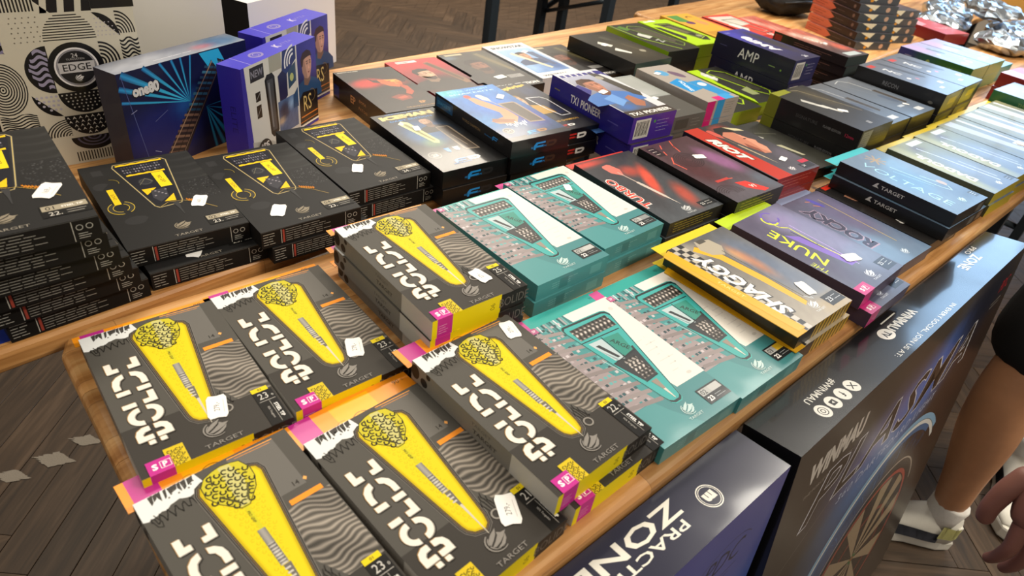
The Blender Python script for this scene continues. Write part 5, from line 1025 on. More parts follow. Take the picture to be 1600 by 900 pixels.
def one80_front(A):
    A.field(blobs(('#14183f', '#10173e'), [(.25, .35, .4, .4, '#1c2468', 1), (.85, .2, .3, .3, '#0f1026', .8), (.47, .56, .16, .2, '#1f5aa8', .8)], .008), 18, 16)
    def ray(x0, y0, a, ln, w, c0, c1):
        X, Y = x0*A.W, y0*A.L; d = (math.cos(R_(a)), math.sin(R_(a))); t = ln
        for lim, cc, dd in ((A.L-Y, d[1], 1), (Y, -d[1], 1), (A.W-X, d[0], 1), (X, -d[0], 1)):
            if cc > 1e-6: t = min(t, (lim-.5)/cc)
        n = (-d[1], d[0]); ww = .5*w*t/ln; A.mm([(X, Y), (X+d[0]*t+n[0]*ww, Y+d[1]*t+n[1]*ww), (X+d[0]*t, Y+d[1]*t), (X+d[0]*t-n[0]*ww, Y+d[1]*t-n[1]*ww)], [c0, '#14286a', c1, '#14286a'], False)
    for a, w in ((80, 6), (95, 7), (108, 8), (122, 7), (136, 9), (148, 10), (157, 8), (166, 5)): ray(.48, .56, a, 110, w, '#3fc4f4', '#2a90d4')
    for a, w in ((-70, 9), (-58, 10), (-82, 7), (-40, 6), (-20, 5), (0, 4)): ray(.60, .46, a, 70, w, '#2aa8d8', '#2f9fc8')
    A.z += A.DZ
    A.poly([(.18, 0), (.36, 0), (.80, .90), (.72, .96)], '#2f2628')
    for k in range(20):
        t = k/20; u, v = .265+.47*t, .01+.90*t; A.poly([(u-.062, v+.02), (u+.048, v-.025), (u+.055, v-.003), (u-.055, v+.042)], ('#7d6254' if k % 2 else '#5f4a44') if t < .5 else ('#3a6f8c' if k % 2 else '#2a4a66'), False)
    A.z += A.DZ
    A.line([(.20, .0), (.72, .93)], 1.2, '#a58a74'); A.line([(.27, 0), (.755, .92)], .9, '#1d1719'); A.line([(.33, .0), (.79, .89)], .8, '#8a7464')
    A.poly([(.60, .99), (.66, .84), (.69, .90), (.75, .76), (.74, .90), (.80, .86), (.76, .99)], '#2fb0e8'); A.text('one80', .178, .805, 17, '#060818', 0, fit=42, bold=.08); A.text('one80', .178, .81, 15, '#d0d2d8', 0, fit=39, bold=.06)
    A.line([(.03, .97), (.12, .0)], .7, '#55609a'); A.line([(.05, .62), (.09, .64)], .8, '#8a90b8'); A.line([(.2, .48), (.30, .55)], .6, '#5f68a0'); A.line([(.16, .2), (.2, .17)], .9, '#9aa0c8')
def one80_top(A): A.field(blobs(('#8f97a8', '#6a6f80'), [(.2, .5, .3, .8, '#b8bcc8', .8), (.85, .5, .2, .6, '#2f5f90', .9), (.7, .4, .12, .3, '#c05a6a', .6)], .03, 2), 24, 8); A.fine(.3, .2, .75, .35, 1, '#d8d8e0', .9)  # pale reflections on the film, painted into the top face colours
WRAPM = PR_WRAP
o = standing('boxed_dart_set', 'tall dark blue box with light beams and barrel print, wrapped in film', 'dart box', (.292, .213), 22.2, .208, .138, .038, '#1a1d3a', one80_front, plain('#191b36'), one80_top, PR_WRAP)
def rs_front(A):
    A.rect(0, 0, 1, 1, '#c4c5c3'); A.poly([(0, 0), (.0, 1), (.04, 1), (.075, 0)], '#2a2590'); A.rect(.10, .82, .27, .97, '#202026'); A.text('NEW', .185, .895, 10, '#7d7d8c', 0, fit=27, bold=.02)
    A.rect(.34, .83, .50, 1, '#98998f'); A.poly([(.06, .2), (.3, .1), (.42, .0), (.06, 0)], '#a8a9a6')
    A.poly([(.27, .78), (.30, .83), (.37, .83), (.40, .78), (.41, .18), (.38, .13), (.33, .13), (.30, .18)], '#131417'); A.poly([(.295, .77), (.375, .77), (.385, .20), (.325, .20)], '#3f4248'); A.poly([(.31, .74), (.33, .74), (.345, .24), (.33, .24)], '#6d7078')
    A.rect(.145, .60, .205, .70, '#17181a'); A.rect(.145, .42, .205, .56, '#17181a'); A.line([(.15, .62), (.20, .68)], 1, '#8a8a8a'); A.line([(.15, .45), (.20, .53)], 1, '#8a8a8a')
    A.poly([(.44, .76), (.565, .84), (.56, .50), (.45, .42)], '#1d2148'); A.poly([(.58, .78), (.69, .84), (.69, .62), (.58, .56)], '#2b4660'); A.ell(.63, .68, 5, 6, '#a8b070'); A.line([(.575, .78), (.70, .85)], 2.4, '#e0e0d8')
    A.field(blobs(('#46587c', '#3f68a0'), [(.5, .35, .1, .14, '#1f2c4a', 1), (.45, .25, .08, .06, '#c8a888', .8), (.6, .4, .06, .1, '#8fb0d8', .7)], .03), 12, 12, .42, .10, .69, .48)
    A.poly([(.52, 1), (.70, 1), (.70, .86), (.56, .74), (.50, .80)], '#1c3168')
    for r in (9, 15, 21): A.ring(.665, .85, r, r+3, '#dfe2ea', 90, 195, 10)
    A.field(blobs(('#111014', '#2a2f8a'), [(.85, .25, .25, .2, '#15141a', 1), (.95, .8, .2, .3, '#3a3fa8', .6)], .012), 10, 14, .715, .0, 1, 1)
    portrait(A, .85, .72, 36, '#b88f7c', '#2a1c18', '#23456e', None, 1)
    A.poly([(.715, .36), (.78, .44), (1, .40), (1, .0), (.715, 0)], '#141318'); A.rect(.705, 0, .715, 1, '#e6e6e6'); A.text('RS', .84, .30, 25, '#c8b070', 0, fit=22); A.ring(.91, .36, 9, 10, '#77643a', -90, 110, 12); A.line([(.74, .15), (.99, .15)], 2, '#c8742a'); A.line([(.72, .09), (1, .09)], 1.2, '#b86a2a'); A.line([(.72, .045), (1, .045)], 3, '#e0e0de')
    A.rect(0, 0, 1, .025, '#2a25a0'); A.ell(.20, .02, 18, 20, '#18181b', 0, 180); A.ring(.20, .02, 12, 13.5, '#dcdcdc', 0, 180); A.text('ARC', .2, .10, 8, '#e8e8e8', bold=.03)
def rs_side(A): A.rect(0, 0, 1, 1, '#2f27b4'); A.text('ELITE', .5, .45, 8, '#1f1a80', -90, fit=38)
def rs_top(A): A.rect(0, 0, 1, 1, '#3a33c4'); A.ell(.33, .5, 13, 9, '#8f86b8'); A.ell(.33, .5, 9, 6, '#3f38b8'); A.ring(.33, .5, 4, 5, '#a89fc8'); A.text('K', .60, .5, 12, '#c8c2dc', 0, bold=.04); A.text('XYZA', .72, .5, 6, '#8f88c0', 0, sp=1.4); A.line([(.13, 0), (.15, 1)], .7, '#d0cce8')
standing('boxed_dart_set', 'royal blue standing box with player photo, in front of its twin', 'dart box', (.434, .192), 31.7, .185, .134, .036, '#2f27b0', rs_front, rs_side, rs_top, PR_SATIN)
standing('boxed_dart_set', 'royal blue standing box with player photo, behind its twin against the white carton', 'dart box', (.513, .298), 29.8, .175, .136, .042, '#2f27b0', rs_front, rs_side, rs_top, PR_SATIN)
def edge_front(A):
    cr, bk = '#cfccbe', '#17171b'; A.rect(0, 0, 1, 1, cr); W, L = A.W, A.L
    q = lambda pts, c=bk: A.mm(pts, c, False)
    def hlines(x, y, w, h, n, c=bk, t=.42):                    # dome of level lines
        for k in range(n):
            b = h*k/n; hw = w/2*math.sqrt(max(0, 1-(b/h)**2)); q([(x+w/2-hw, y+b), (x+w/2+hw, y+b), (x+w/2+hw, y+b+h/n*t), (x+w/2-hw, y+b+h/n*t)], c)
    def vlines(x, y, w, h, n, c=bk, dome=True, t=.5):
        for k in range(n):
            a = w*(k+.25)/n; hh = h*(math.sqrt(max(0, 1-((a-w/2)/(w/2))**2)) if dome else 1); q([(x+a, y), (x+a+w/n*t, y), (x+a+w/n*t, y+hh), (x+a, y+hh)], c)
    def wav(x, y, w, h, n, c=bk, amp=2.2, t=.5, mask=None):
        for k in range(n):
            P = []
            for i in range(13):
                X = x+w*i/12; Y = y+h*(k+.2)/n+amp*math.sin(i*.75+k*.35); P.append((X, min(max(Y, y), y+h)))
            if mask:
                P = [p for p in P if mask(*p)]
                if len(P) < 2: continue
            q(P+[(a, min(b+h/n*t, y+h)) for a, b in P[::-1]], c)
    def conc(x, y, rx, ry, n, c=bk, a0=0, a1=360, t=.45, dx=0):
        for k in range(n):
            r = (k+.4)/n; P = []; m = 26
            for i in range(m+1):
                a = R_(a0+(a1-a0)*i/m); P.append((x+dx*(1-r)+rx*r*math.cos(a), y+ry*r*math.sin(a)))
            r2 = r-t/n; Q = [(x+dx*(1-r2)+rx*r2*math.cos(R_(a0+(a1-a0)*i/m)), y+ry*r2*math.sin(R_(a0+(a1-a0)*i/m))) for i in range(m, -1, -1)]; q(P+Q, c)
    def dots(x, y, w, h, nx, ny, c, r, mask=None, sq=False):
        for i in range(nx):
            for j in range(ny):
                X, Y = x+w*(i+.5+.25*(j % 2))/nx, y+h*(j+.5)/ny
                if mask and not mask(X, Y): continue
                if sq: q([(X-r, Y-r*.8), (X, Y+r), (X+r, Y-r*.8), (X, Y-r*.1)], c)
                else: A.ell(X/W, Y/L, r, r, c, n=6, step=False)
    st = lambda: setattr(A, 'z', A.z+A.DZ)
    # column with the seal: x 146..202
    hlines(146, 160, 57, 31, 10); q([(146, 192), (204, 192), (204, 240), (146, 240)]); st()
    for a in (150, 168, 186): q([(a, 192), (a+7, 192), (a+16, 240), (a+9, 240)], cr)
    q([(146, 192), (160, 192), (146, 206)], cr); st()
    A.ell(174/W, 96/L, 28, 28, bk, 180, 360, 20); A.ell(174/W, 66/L, 28, 28, bk, 180, 360, 20); A.ell(174/W, 36/L, 27, 19, bk, 180, 360, 20)
    dots(146, 70, 56, 25, 11, 6, '#c9c8c2', 1.1, lambda X, Y: (X-174)**2+(Y-96)**2 < 25**2); dots(146, 39, 56, 26, 8, 5, '#dedcd4', 2.3, lambda X, Y: (X-174)**2+(Y-66)**2 < 25**2, True); st()
    conc(174, 36, 24, 16, 4, '#5f5c74', 185, 355, .4); vlines(148, 3, 56, 13, 17, bk, False, .42); st()
    # half column left of it: x 118..146
    A.ell(146/W, 126/L, 27, 29, bk, 90, 270, 20); wav(121, 100, 24, 52, 7, '#9a96b4', 2.4, .55, lambda X, Y: ((X-146)/24)**2+((Y-126)/25)**2 < 1); st()
    A.ell(146/W, 97/L, 28, 30, bk, 180, 270, 12); dots(120, 68, 26, 28, 5, 5, '#b4b2c4', 1.7, lambda X, Y: (X-146)**2+(Y-97)**2 < 25**2); st()
    dots(114, 158, 32, 33, 5, 6, '#7d796f', .9); vlines(108, 195, 38, 32, 11); conc(150, 40, 30, 24, 9, bk, 90, 180); st()
    # further left
    conc(92, 108, 26, 34, 10, bk); wav(80, 56, 38, 20, 6); q([(60, 150), (104, 150), (104, 196), (60, 196)]); q([(56, 40), (78, 40), (78, 72), (56, 72)]); st()
    conc(104, 150, 38, 40, 4, '#8a86ac', 90, 180, .45); st()
    vlines(60, 200, 40, 34, 11); conc(30, 60, 26, 30, 8); wav(8, 100, 46, 30, 8); A.ell(30/W, 170/L, 22, 22, bk); hlines(4, 200, 52, 30, 9); q([(6, 4), (56, 4), (56, 24), (6, 24)]); wav(84, 8, 40, 28, 8); st()
    # right of the seal: x 202..250
    A.ell(203/W, 160/L, 27, 30, bk, 0, 90, 12); dots(203, 160, 27, 30, 6, 6, '#b9b6c0', .9, lambda X, Y: (X-203)**2+(Y-160)**2 < 25**2); q([(204, 194), (252, 194), (252, 240), (204, 240)]); conc(228, 163, 22, 30, 7, bk, 0, 90)
    wav(228, 104, 22, 54, 11, bk, 2.4); conc(203, 130, 24, 28, 6, bk, -90, 90, .5); vlines(204, 60, 46, 30, 12); wav(204, 10, 46, 36, 8); st()
    x, y = 174/W, 126/L
    A.ell(x, y, 31, 31, bk, n=36); A.ring(x, y, 22.5, 24.5, '#e8e8ee', 0, 360, 36); A.ring(x, y, 20, 22.5, '#8a8a94', 0, 360, 36); A.ell(x, y, 20.5, 20.5, '#212126', n=30)
    q([(154, 120), (194, 120), (194, 133), (154, 133)], '#c2c2c8'); st(); A.text('EDGE', x, 126.5/L, 8.5, '#212126', 0, fit=31, bold=.01); A.text('24', x, 141/L, 5, '#d8d8dc'); A.text('TUNGSTEN', x, 136.5/L, 2.2, '#b8b8bc', 0, fit=20); bird(A, x, 113/L, 8, '#d2d2d6')
o = standing('display_carton', 'cream and black patterned standing carton with a round seal', 'box', (.094, .286), 0, .250, .240, .05, '#d0ccbc', edge_front, plain('#2a2a2c'), None, PR_SATIN)
o = standing('white_carton', 'large plain white carton behind the patterned one', 'box', (.20, .362), 3, .290, .30, .045, '#d9d6cf', plain('#dcdad4'), plain('#d0cdc6'), None, PR_MATT)
o = standing('white_carton', 'white carton with black side behind the royal blue standing boxes', 'box', (.552, .436), 24, .225, .146, .075, '#dfe0e4', plain('#e2e3e8'), plain('#161618'), plain('#f0f0f0'), PR_SATIN)
bl = link('blue_folder', box_mesh(.09, .12, .0005, 0, 1, True, 'blue_folder'), mat('#1d2f86', .4), None, (.082, .012, TZ), R_(4)); tag(bl, 'thin blue paper folder lying under the tallest black stack', 'folder')

# ------------------------------------------------------------------ the two big cartons leaning on the table front
PR_BOARD = printmat('printed_board', .30, .12)
def big(name, label, x0, x1, ytop, ztop, H, D, lean, body, front, left, top, pm):
    o = thing(name, label, 'box', (0, 0, 0), 0)
    a = R_(lean); W = x1-x0
    # pivot: back top edge at (ytop, ztop); leaning towards the table
    o.rotation_euler = (-a, 0, 0)
    # local frame: x along, y depth (front at 0, back at D), z up from bottom (0..H)
    back_top = Vector((0, D, H)); Rm = Matrix.Rotation(-a, 3, 'X'); p = Rm @ back_top
    o.location = (x0, ytop-p.y, ztop-p.z)
    link('carton', box_mesh(W, D, H, .002, 2, True, 'carton', body), mat(body, .35), o, (W/2, D/2, 0))
    for nm, fn, (w_, h_), M in (('front_print', front, (W, H), Matrix(((1, 0, 0, 0), (0, 0, -1, -2e-5), (0, 1, 0, 0), (0, 0, 0, 1)))),
                          ('top_print', top, (W, D), Matrix(((1, 0, 0, 0), (0, 1, 0, 0), (0, 0, 1, H+2e-5), (0, 0, 0, 1)))),
                          ('side_print', left, (D, H), Matrix(((0, 0, -1, -2e-5), (-1, 0, 0, D), (0, 1, 0, 0), (0, 0, 0, 1))))):
        A = Art(w_*1000, h_*1000); fn(A); m = A.mesh(nm, M); m.materials.append(PR_BOARD if nm == 'front_print' else pm); link(nm, m, None, o)
    return o
def wm(A, u, v, h, col, rot=0):
    A.ring(u, v, h*.55, h*.60, col, 0, 360, 28, 1); A.ring(u, v, h*.47, h*.50, col, 0, 360, 28, 1)
    A.text('m', u, v, h*.42, col, rot, bold=.07, sx=1.15)
def pz_top(A):
    A.rect(0, 0, 1, 1, '#23243c')
    # lettering reads for someone standing behind the table: upside down from here
    u = .735; A.text('PRACTICE', u-.004, .40, 9.5, '#ecebe4', 180, fit=118, bold=.015); A.text('ZONE', u+.001, .68, 18, '#ecebe4', 180, fit=130, bold=.02); A.text('TM', u-.108, .40, 4, '#ecebe4', 180)
    wm(A, u+.135, .47, 21, '#ecebe4', 180)
def pz_front(A):
    A.field(blobs(('#2a70d0', '#5c5fa8'), [(.7, .75, .4, .2, '#6d66b4', .9), (.9, .55, .4, .3, '#2f6fd0', .9), (.5, .2, .6, .3, '#1f4fb0', .9)], .006), 14, 14)
    x = .88; A.text('PDC', x, .905, 26, '#34344a', -5, fit=70, shear=.3); A.ring(x, .905, 46, 47.5, '#34344a', 20, 190, 20, .5); A.fine(x-.06, .84, x+.08, .87, 3, '#34344a', .9)
big('practice_zone_carton', 'dark navy carton with white lettering leaning on the table front', -.10, .611, -.5195, TZ-.012, .70, .060, 5.5, '#23243c', pz_front, plain('#1d1e34'), pz_top, printmat('glossy_board', .28, .45, .35, 14, .3))
def pl_top(A):
    A.rect(0, 0, 1, 1, '#191a1d'); c = '#e6e6e2'
    # read from behind the table
    A.text('#WINMAU', .150, .60, 9, c, 180, fit=62, bold=.01)
    for k in range(4):
        u = .200-.030*k; A.ell(u, .30, 9.5, 9.5, c, n=24)
        if k == 0: A.line([(u-.006, .36), (u+.006, .24)], 1.4, '#222222'); A.line([(u+.006, .36), (u-.006, .24)], 1.4, '#222222')
        elif k == 1: A.text('f', u, .30, 9, '#222222', 180, bold=.03)
        elif k == 2: A.rect(u-.006, .24, u+.006, .36, '#222222'); A.mm([(u*A.W+1.6, .30*A.L-1.8), (u*A.W+1.6, .30*A.L+1.8), (u*A.W-1.8, .30*A.L)], c)
        else: A.ring(u, .30, 5, 6, '#222222', 0, 360, 16); A.ring(u, .30, 2, 3, '#222222', 0, 360, 12)
    A.text('IN EVERY SOCIAL. JOIN US AT:', .46, .16, 7.5, c, 180, fit=190); A.text('WINMAU', .455, .62, 12, c, 180, fit=74, bold=.04); A.fine(.41, .80, .50, .86, 1, c, 1.8)
    x = .385; A.ell(x, .60, 14, 10, c, n=24); A.text('TV', x, .60, 9, '#191a1d', 180, bold=.04)
    A.text('ZONE', .80, .62, 15, c, 180, fit=70, bold=.03); A.text('PRO', .86, .84, 8, c, 180, fit=36, bold=.02)
def pl_front(A):
    A.field(blobs(('#3d342d', '#4d4640'), [(.45, .81, .34, .12, '#7d82c4', .95, 10), (.68, .85, .24, .12, '#4a78e0', .95, 12), (.42, .72, .30, .10, '#5a86c8', .9, 16), (.36, .55, .24, .2, '#44649c', .8, 40), (.22, .35, .2, .2, '#33456c', .7), (.85, .75, .25, .3, '#3a2c28', .9), (.82, .94, .2, .1, '#1d2030', .9)], .008), 22, 22)
    A.text('WINMAU', .152, .925, 34, '#d9d4ce', 0, fit=136, bold=.05); A.text('THE FORCE BEHIND DARTS', .145, .880, 6, '#a89f96', 0, fit=118)
    A.line([(.02, .69), (.30, .83)], 1.4, '#8a847c')
    w = 'PLASMA'
    A.text(w, .46, .835, 80, '#e4e6f2', 0, fit=540, shear=.35, bold=.026, sp=1.06); A.text(w, .46, .835, 76, '#40362f', 0, fit=530, shear=.35, bold=.008, sp=1.06)
    A.text('360 DARTBOARD LIGHT', .47, .755, 15, '#c4d0f0', 0, fit=330, shear=.15, sp=1.1)
    cx, cy = .56, .36
    A.ring(cx, cy, 259, 268, '#f0f4f4', 35, 200, 60); A.ring(cx, cy, 269, 280, '#8fc0e8', 40, 190, 60); A.ring(cx, cy, 248, 260, '#4a74a8', 50, 190, 60)
    rr = random.Random(8)
    for k in range(70):
        a = rr.uniform(50, 190); r0 = rr.uniform(225, 250); A.mm([(cx*A.W+math.cos(R_(a))*r0, cy*A.L+math.sin(R_(a))*r0), (cx*A.W+math.cos(R_(a+.6))*r0, cy*A.L+math.sin(R_(a+.6))*r0), (cx*A.W+math.cos(R_(a+.3))*(r0-rr.uniform(18, 45)), cy*A.L+math.sin(R_(a+.3))*(r0-rr.uniform(18, 45)))], rr.choice(['#4a6ea6', '#5f86bc', '#3c5484']), False)
    A.z += A.DZ
    A.ring(cx, cy, 196, 199, '#c9bfb2', 20, 200, 50); A.ell(cx, cy, 190, 190, '#2d2724', n=48); A.ring(cx, cy, 168, 176, '#b04a3a', 0, 360, 48); A.ring(cx, cy, 100, 107, '#8d3a2e', 0, 360, 48)
    for k in range(10):
        a = k*36; A.mm([(cx*A.W, cy*A.L)]+[(cx*A.W+165*math.cos(R_(a+i*3)), cy*A.L+165*math.sin(R_(a+i*3))) for i in range(7)], '#a8957a', False)
    A.z += A.DZ; A.ell(cx, cy, 12, 12, '#3a7a4a'); A.ell(cx, cy, 6, 6, '#b03a30'); A.text('PDC', .93, .93, 22, '#c0303a', 0, fit=44, shear=.2); A.fine(.88, .88, .98, .90, 2, '#b8b0a8', 1)
big('plasma_light_carton', 'large brown carton with blue glow print and black lettered top leaning on the table front', .626, 1.365, -.5195, TZ-.012, .765, .062, 8.5, '#17181b', pl_front, plain('#121214'), pl_top, printmat('glossy_board_dark', .25, .9, .2, 10))
# ------------------------------------------------------------------ people
def skin(name, V, E, m, parent=None, sub=2, root=0):
    """V: list of (x, y, z, radius) joints, E: bones; a continuous tapering body surface"""
    me = bpy.data.meshes.new(name); me.from_pydata([v[:3] for v in V], E, []); ob = bpy.data.objects.new(name, me); COL.objects.link(ob)
    sm = ob.modifiers.new('s', 'SKIN'); sm.use_smooth_shade = True; sm.branch_smoothing = .4
    for i, v in enumerate(V):
        s = me.skin_vertices[0].data[i]; r = v[3]; s.radius = r if isinstance(r, tuple) else (r, r); s.use_root = (i == root)
    sb = ob.modifiers.new('d', 'SUBSURF'); sb.levels = sub; sb.render_levels = sub
    dg = bpy.context.evaluated_depsgraph_get(); nm = bpy.data.meshes.new_from_object(ob.evaluated_get(dg)); nm.name = name
    bpy.data.objects.remove(ob); nm.polygons.foreach_set('use_smooth', [True]*len(nm.polygons)); nm.materials.clear()
    return link(name, nm, m, parent)
def sk_mat(h):
    m = mat(h, .5, bump=.15, scale=40, var=.10); b = m.node_tree.nodes['Principled BSDF']; b.inputs['Subsurface Weight'].default_value = .12; b.inputs['Subsurface Radius'].default_value = (.01, .004, .002); return m
SKIN1 = sk_mat('#cc9670'); SKIN2 = sk_mat('#84584e')
def lerp(a, b, t): return tuple(a[i]+(b[i]-a[i])*t for i in range(3))
def figure(label, J, skinm, shirt, short, hand_fn, hairc):
    """J: joint positions in world metres"""
    base = (J['pelvis'][0], J['pelvis'][1], 0); o = thing('person', label, 'person', base)
    Lc = lambda p, r: (p[0]-base[0], p[1]-base[1], p[2], r)
    V = [Lc(J['pelvis'], (.15, .105)), Lc(J['waist'], (.135, .095)), Lc(J['chest'], (.16, .105)), Lc(J['neckb'], .075), Lc(J['neck'], .055), Lc(J['head'], (.075, .09)), Lc(J['top'], (.06, .075))]
    E = [(0, 1), (1, 2), (2, 3), (3, 4), (4, 5), (5, 6)]
    for s in 'LR':
        i = len(V); V += [Lc(J['sh'+s], .062), Lc(J['el'+s], .042), Lc(lerp(J['el'+s], J['wr'+s], .35), .040), Lc(J['wr'+s], .027)]; E += [(2, i), (i, i+1), (i+1, i+2), (i+2, i+3)]
        i = len(V); V += [Lc(J['hip'+s], .085), Lc(lerp(J['hip'+s], J['kn'+s], .55), .074), Lc(J['kn'+s], .055), Lc(lerp(J['kn'+s], J['an'+s], .32), .058), Lc(lerp(J['kn'+s], J['an'+s], .72), .040), Lc(J['an'+s], .034)]; E += [(0, i)]+[(i+k, i+k+1) for k in range(5)]
    skin('body', V, E, skinm, o)
    # clothes: slightly wider skins over the trunk and thighs
    cl = skin('shirt', [Lc(J['pelvis'], (.165, .125)), Lc(J['waist'], (.17, .135)), Lc(J['chest'], (.205, .15)), Lc(J['neckb'], .095)]+sum([[Lc(J['sh'+s], .092), Lc(lerp(J['sh'+s], J['el'+s], .80), .072)] for s in 'LR'], []), [(0, 1), (1, 2), (2, 3), (2, 4), (4, 5), (2, 6), (6, 7)], mat(shirt, .85, bump=.2, scale=200), o)
    sh = skin('shorts', [Lc((J['pelvis'][0], J['pelvis'][1], J['pelvis'][2]+.06), (.165, .12)), Lc(J['pelvis'], (.17, .125))]+sum([[Lc(J['hip'+s], .112), Lc(lerp(J['hip'+s], J['kn'+s], .6), .108), Lc(lerp(J['hip'+s], J['kn'+s], .97), .104)] for s in 'LR'], []), [(0, 1), (1, 2), (2, 3), (3, 4), (1, 5), (5, 6), (6, 7)], mat(short, .9, bump=.2, scale=200), o)
    hd = Vector(J['head'])-Vector(base); f = Vector(J['face']).normalized(); rt = f.cross(Vector((0, 0, 1))).normalized()
    bm = bmesh.new(); bmesh.ops.create_uvsphere(bm, u_segments=20, v_segments=14, radius=.104)
    for v in bm.verts:
        if v.co.dot(f) > .035 and v.co.z < .05: v.co -= f*(v.co.dot(f)-.02)*.95
        v.co.z *= 1.02
        if v.co.z < -.06: v.co *= .8
    link('hair', bm_mesh(bm, 'hair', True), mat(hairc, .7, bump=.4, scale=300), o, hd+Vector((0, 0, .045))-f*.012)
    for s in (-1, 1):
        e = link('eye', None or box_mesh(.022, .022, .012, .004, 2, False, 'eye'), mat('#e8e2da', .2), o, hd+f*.076+rt*s*.032+Vector((0, 0, .02)))
        er = link('ear', box_mesh(.02, .03, .055, .008, 2, False, 'ear'), skinm, o, hd+rt*s*.082)
    link('nose', box_mesh(.024, .024, .04, .008, 2, False, 'nose'), skinm, o, hd+f*.09+Vector((0, 0, -.005))); link('mouth', box_mesh(.03, .03, .010, .004, 2, False, 'mouth'), mat('#8f4a42', .5), o, hd+f*.072+Vector((0, 0, -.045)))
    for s in 'LR': hand_fn(o, base, J, s, skinm)
    return o
def hand(o, base, J, s, skinm):
    """relaxed hanging hand: palm, four curled fingers of different length and a thumb from the side of the palm"""
    w_ = Vector(J['wr'+s])-Vector(base); d = Vector(J['hd'+s]).normalized(); inn = Vector(J['pn'+s]).normalized(); side = d.cross(inn).normalized(); inn = side.cross(d)
    if s == 'L': side = -side      # side: towards the thumb
    P = lambda a, b, c: w_+d*a+side*b+inn*c
    V = [(*P(-.01, 0, 0), .027), (*P(.030, .003, 0), (.040, .024)), (*P(.065, .001, .002), (.047, .024)), (*P(.092, 0, .006), (.044, .018))]
    pm = skin('palm', V, [(0, 1), (1, 2), (2, 3)], skinm, o)
    for k, (b, ln, r) in enumerate(((.030, .074, .0098), (.010, .082, .0100), (-.011, .076, .0096), (-.030, .060, .0086))):
        x = .088-.004*abs(k-1.2); q = [(x-.012, b*.93, .002), (x+ln*.42, b, .010), (x+ln*.70, b*.98, .026), (x+ln*.88, b*.96, .044)]
        skin('finger', [(*P(*p), r*(1-.12*i)) for i, p in enumerate(q)], [(0, 1), (1, 2), (2, 3)], skinm, pm)
    q = [(.022, .026, .004), (.050, .046, .014), (.076, .052, .024), (.098, .048, .034)]
    skin('thumb', [(*P(*p), (.0145, .0118, .0105, .0092)[i]) for i, p in enumerate(q)], [(0, 1), (1, 2), (2, 3)], skinm, pm)
def loft(secs, name, close=True):
    bm = bmesh.new(); R = [[bm.verts.new(p) for p in s] for s in secs]; n = len(R[0])
    for a, b in zip(R[:-1], R[1:]):
        for k in range(n if close else n-1): bm.faces.new((a[k], a[(k+1) % n], b[(k+1) % n], b[k]))
    bm.faces.new(R[0][::-1]); bm.faces.new(R[-1]); bmesh.ops.recalc_face_normals(bm, faces=bm.faces); return bm_mesh(bm, name, True)
WHITE = mat('#e9e8e0', .5); OLIVE = mat('#9d9a62', .7); DARK = mat('#1f2230', .7); SOCK = mat('#f0efec', .9, bump=.3, scale=250)
def shoe(o, base, heel, heading, ankle):
    a = R_(heading); r = link('shoe', None, None, o, (heel[0]-base[0], heel[1]-base[1], 0), a)
    outl = [(-.005, .0), (.0, .028), (.03, .036), (.10, .034), (.17, .045), (.23, .044), (.265, .030), (.285, .004), (.275, -.022), (.24, -.040), (.17, -.042), (.10, -.034), (.03, -.035), (.0, -.026)]
    link('sole', prism(outl, .001, .034, 'sole', .006, 2), WHITE, r)
    S = []
    for x, hw, h in ((.002, .026, .098), (.02, .035, .112), (.06, .038, .106), (.10, .036, .092), (.14, .035, .070), (.19, .041, .058), (.235, .039, .050), (.268, .024, .043)):
        ring = []
        for i in range(12):
            t = math.pi*i/11; ring.append((x, hw*math.cos(t), .030+(h-.030)*math.sin(t)**.7))
        S.append(ring)
    link('upper', loft(S, 'upper'), WHITE, r)
    def band(x0, x1, z0, z1, m, nm, off=.0012):
        for sd in (-1, 1):
            P = []; n = 8
            for i in range(n+1):
                x = x0+(x1-x0)*i/n; P.append(x)
            bm = bmesh.new()
            def hwx(x): 
                xs = [.004, .02, .06, .10, .14, .19, .235, .268]; hs = [.026, .035, .038, .036, .035, .041, .039, .024]; return float(np.interp(x, xs, hs))
            lo = [bm.verts.new((x, sd*(hwx(x)+off+.001), z0)) for x in P]; hi = [bm.verts.new((x, sd*(hwx(x)*.93+off), z1+(.006*i/n))) for i, x in enumerate(P)]
            for i in range(n): bm.faces.new((lo[i], lo[i+1], hi[i+1], hi[i]))
            bmesh.ops.solidify(bm, geom=bm.faces[:], thickness=.002)
            link(nm, bm_mesh(bm, nm, True), m, r)
    band(.045, .155, .033, .058, DARK, 'side_stripe', .003); band(.006, .050, .050, .080, OLIVE, 'heel_patch', .0035); band(.17, .22, .034, .044, OLIVE, 'toe_patch')
    A = Art(34, 26); A.rect(0, 0, 1, 1, '#9d9a62'); A.poly([(.18, .50), (.30, .62), (.42, .60), (.88, .86), (.46, .40), (.28, .36)], '#1b1c20'); A.text('AIR', .5, .17, 6, '#1b1c20', 0, bold=.03)
    m = A.mesh('heel_print', Matrix(((0, 0, -1, -.0015), (-1, 0, 0, .017), (0, 1, 0, .042), (0, 0, 0, 1)))); m.materials.append(PR_MATT); link('heel_print', m, None, r)
    link('heel_counter', prism([(-.0012, -.022), (.012, -.03), (.012, .03), (-.0012, .022)], .034, .08, 'heel_counter', .002, 1), WHITE, r)
    link('sock', tube([(.045, 0, .070), (.044, 0, .10), (.042, 0, .128), (.041, 0, .135)], [.034, .036, .038, .036], 'sock', 14), SOCK, r)
    return r
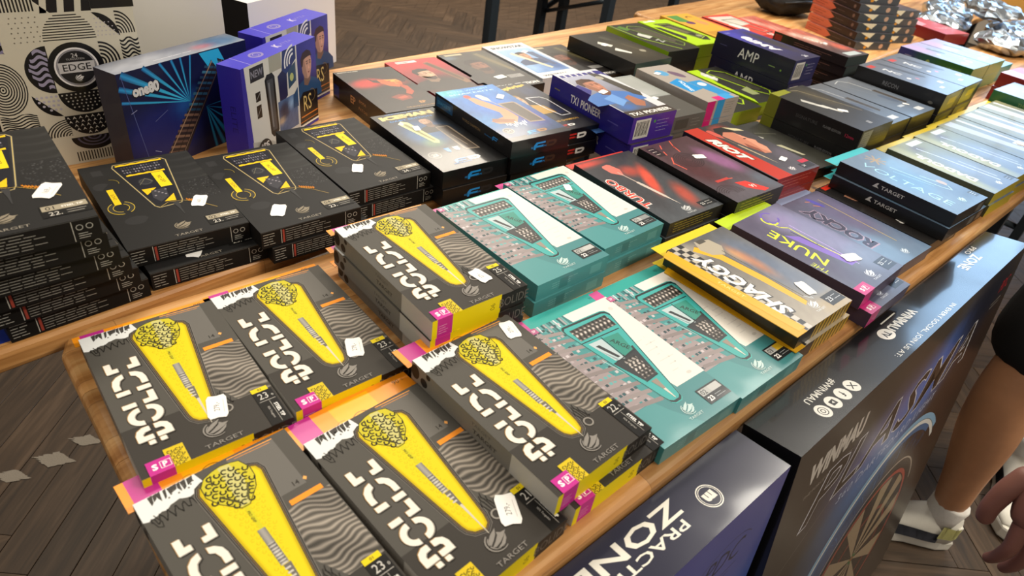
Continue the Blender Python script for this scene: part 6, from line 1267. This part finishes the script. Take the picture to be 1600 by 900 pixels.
J = dict(pelvis=(1.70, -.81, .94), waist=(1.72, -.81, 1.14), chest=(1.72, -.81, 1.36), neckb=(1.70, -.81, 1.47), neck=(1.69, -.81, 1.53), head=(1.67, -.81, 1.63), top=(1.67, -.81, 1.71), face=(-1, .2, -.1),
         shL=(1.72, -.99, 1.41), elL=(1.74, -1.03, 1.13), wrL=(1.66, -1.02, .90), shR=(1.72, -.63, 1.41), elR=(1.80, -.58, 1.14), wrR=(1.74, -.56, .92),
         hdL=(-.1, 0, -1), hdR=(-.1, 0, -1), pnL=(0, 1, 0), pnR=(0, -1, 0),
         hipL=(1.72, -.90, .88), knL=(1.80, -.86, .48), anL=(1.905, -.795, .105), hipR=(1.64, -.73, .88), knR=(1.455, -.682, .47), anR=(1.522, -.728, .110))
pa = figure('person in black shorts with olive and white sneakers beside the big brown carton', J, SKIN1, '#1a1b1e', '#141518', hand, '#2a1f18')
pb_ = (J['pelvis'][0], J['pelvis'][1], 0)
def place_shoe(o, base, an, heading):
    a = R_(heading); shoe(o, base, (an[0]-.043*math.cos(a), an[1]-.043*math.sin(a)), heading, an)
place_shoe(pa, pb_, J['anR'], 128); place_shoe(pa, pb_, J['anL'], 196)
J2 = dict(pelvis=(1.16, -1.16, .93), waist=(1.16, -1.17, 1.12), chest=(1.15, -1.16, 1.33), neckb=(1.14, -1.14, 1.44), neck=(1.14, -1.12, 1.50), head=(1.13, -1.10, 1.60), top=(1.13, -1.10, 1.68), face=(-.2, 1, -.2),
          shL=(.985, -1.12, 1.38), elL=(.955, -.95, 1.12), wrL=(0.884, -0.754, 0.760), shR=(1.32, -1.18, 1.38), elR=(1.37, -1.20, 1.10), wrR=(1.36, -1.12, .86),
          hdL=(-.25, -.35, -.9), hdR=(0, .2, -1), pnL=(.587, .557, -.4), pnR=(-1, 0, 0),
          hipL=(1.08, -1.16, .88), knL=(1.09, -1.14, .47), anL=(1.09, -1.18, .11), hipR=(1.25, -1.17, .88), knR=(1.27, -1.15, .47), anR=(1.28, -1.20, .11))
pc = figure('person with one hand hanging down beside the big brown carton', J2, SKIN2, '#4a4f58', '#2a2d34', hand, '#1d1612')
b2 = (J2['pelvis'][0], J2['pelvis'][1], 0)
place_shoe(pc, b2, J2['anL'], 95); place_shoe(pc, b2, J2['anR'], 85)
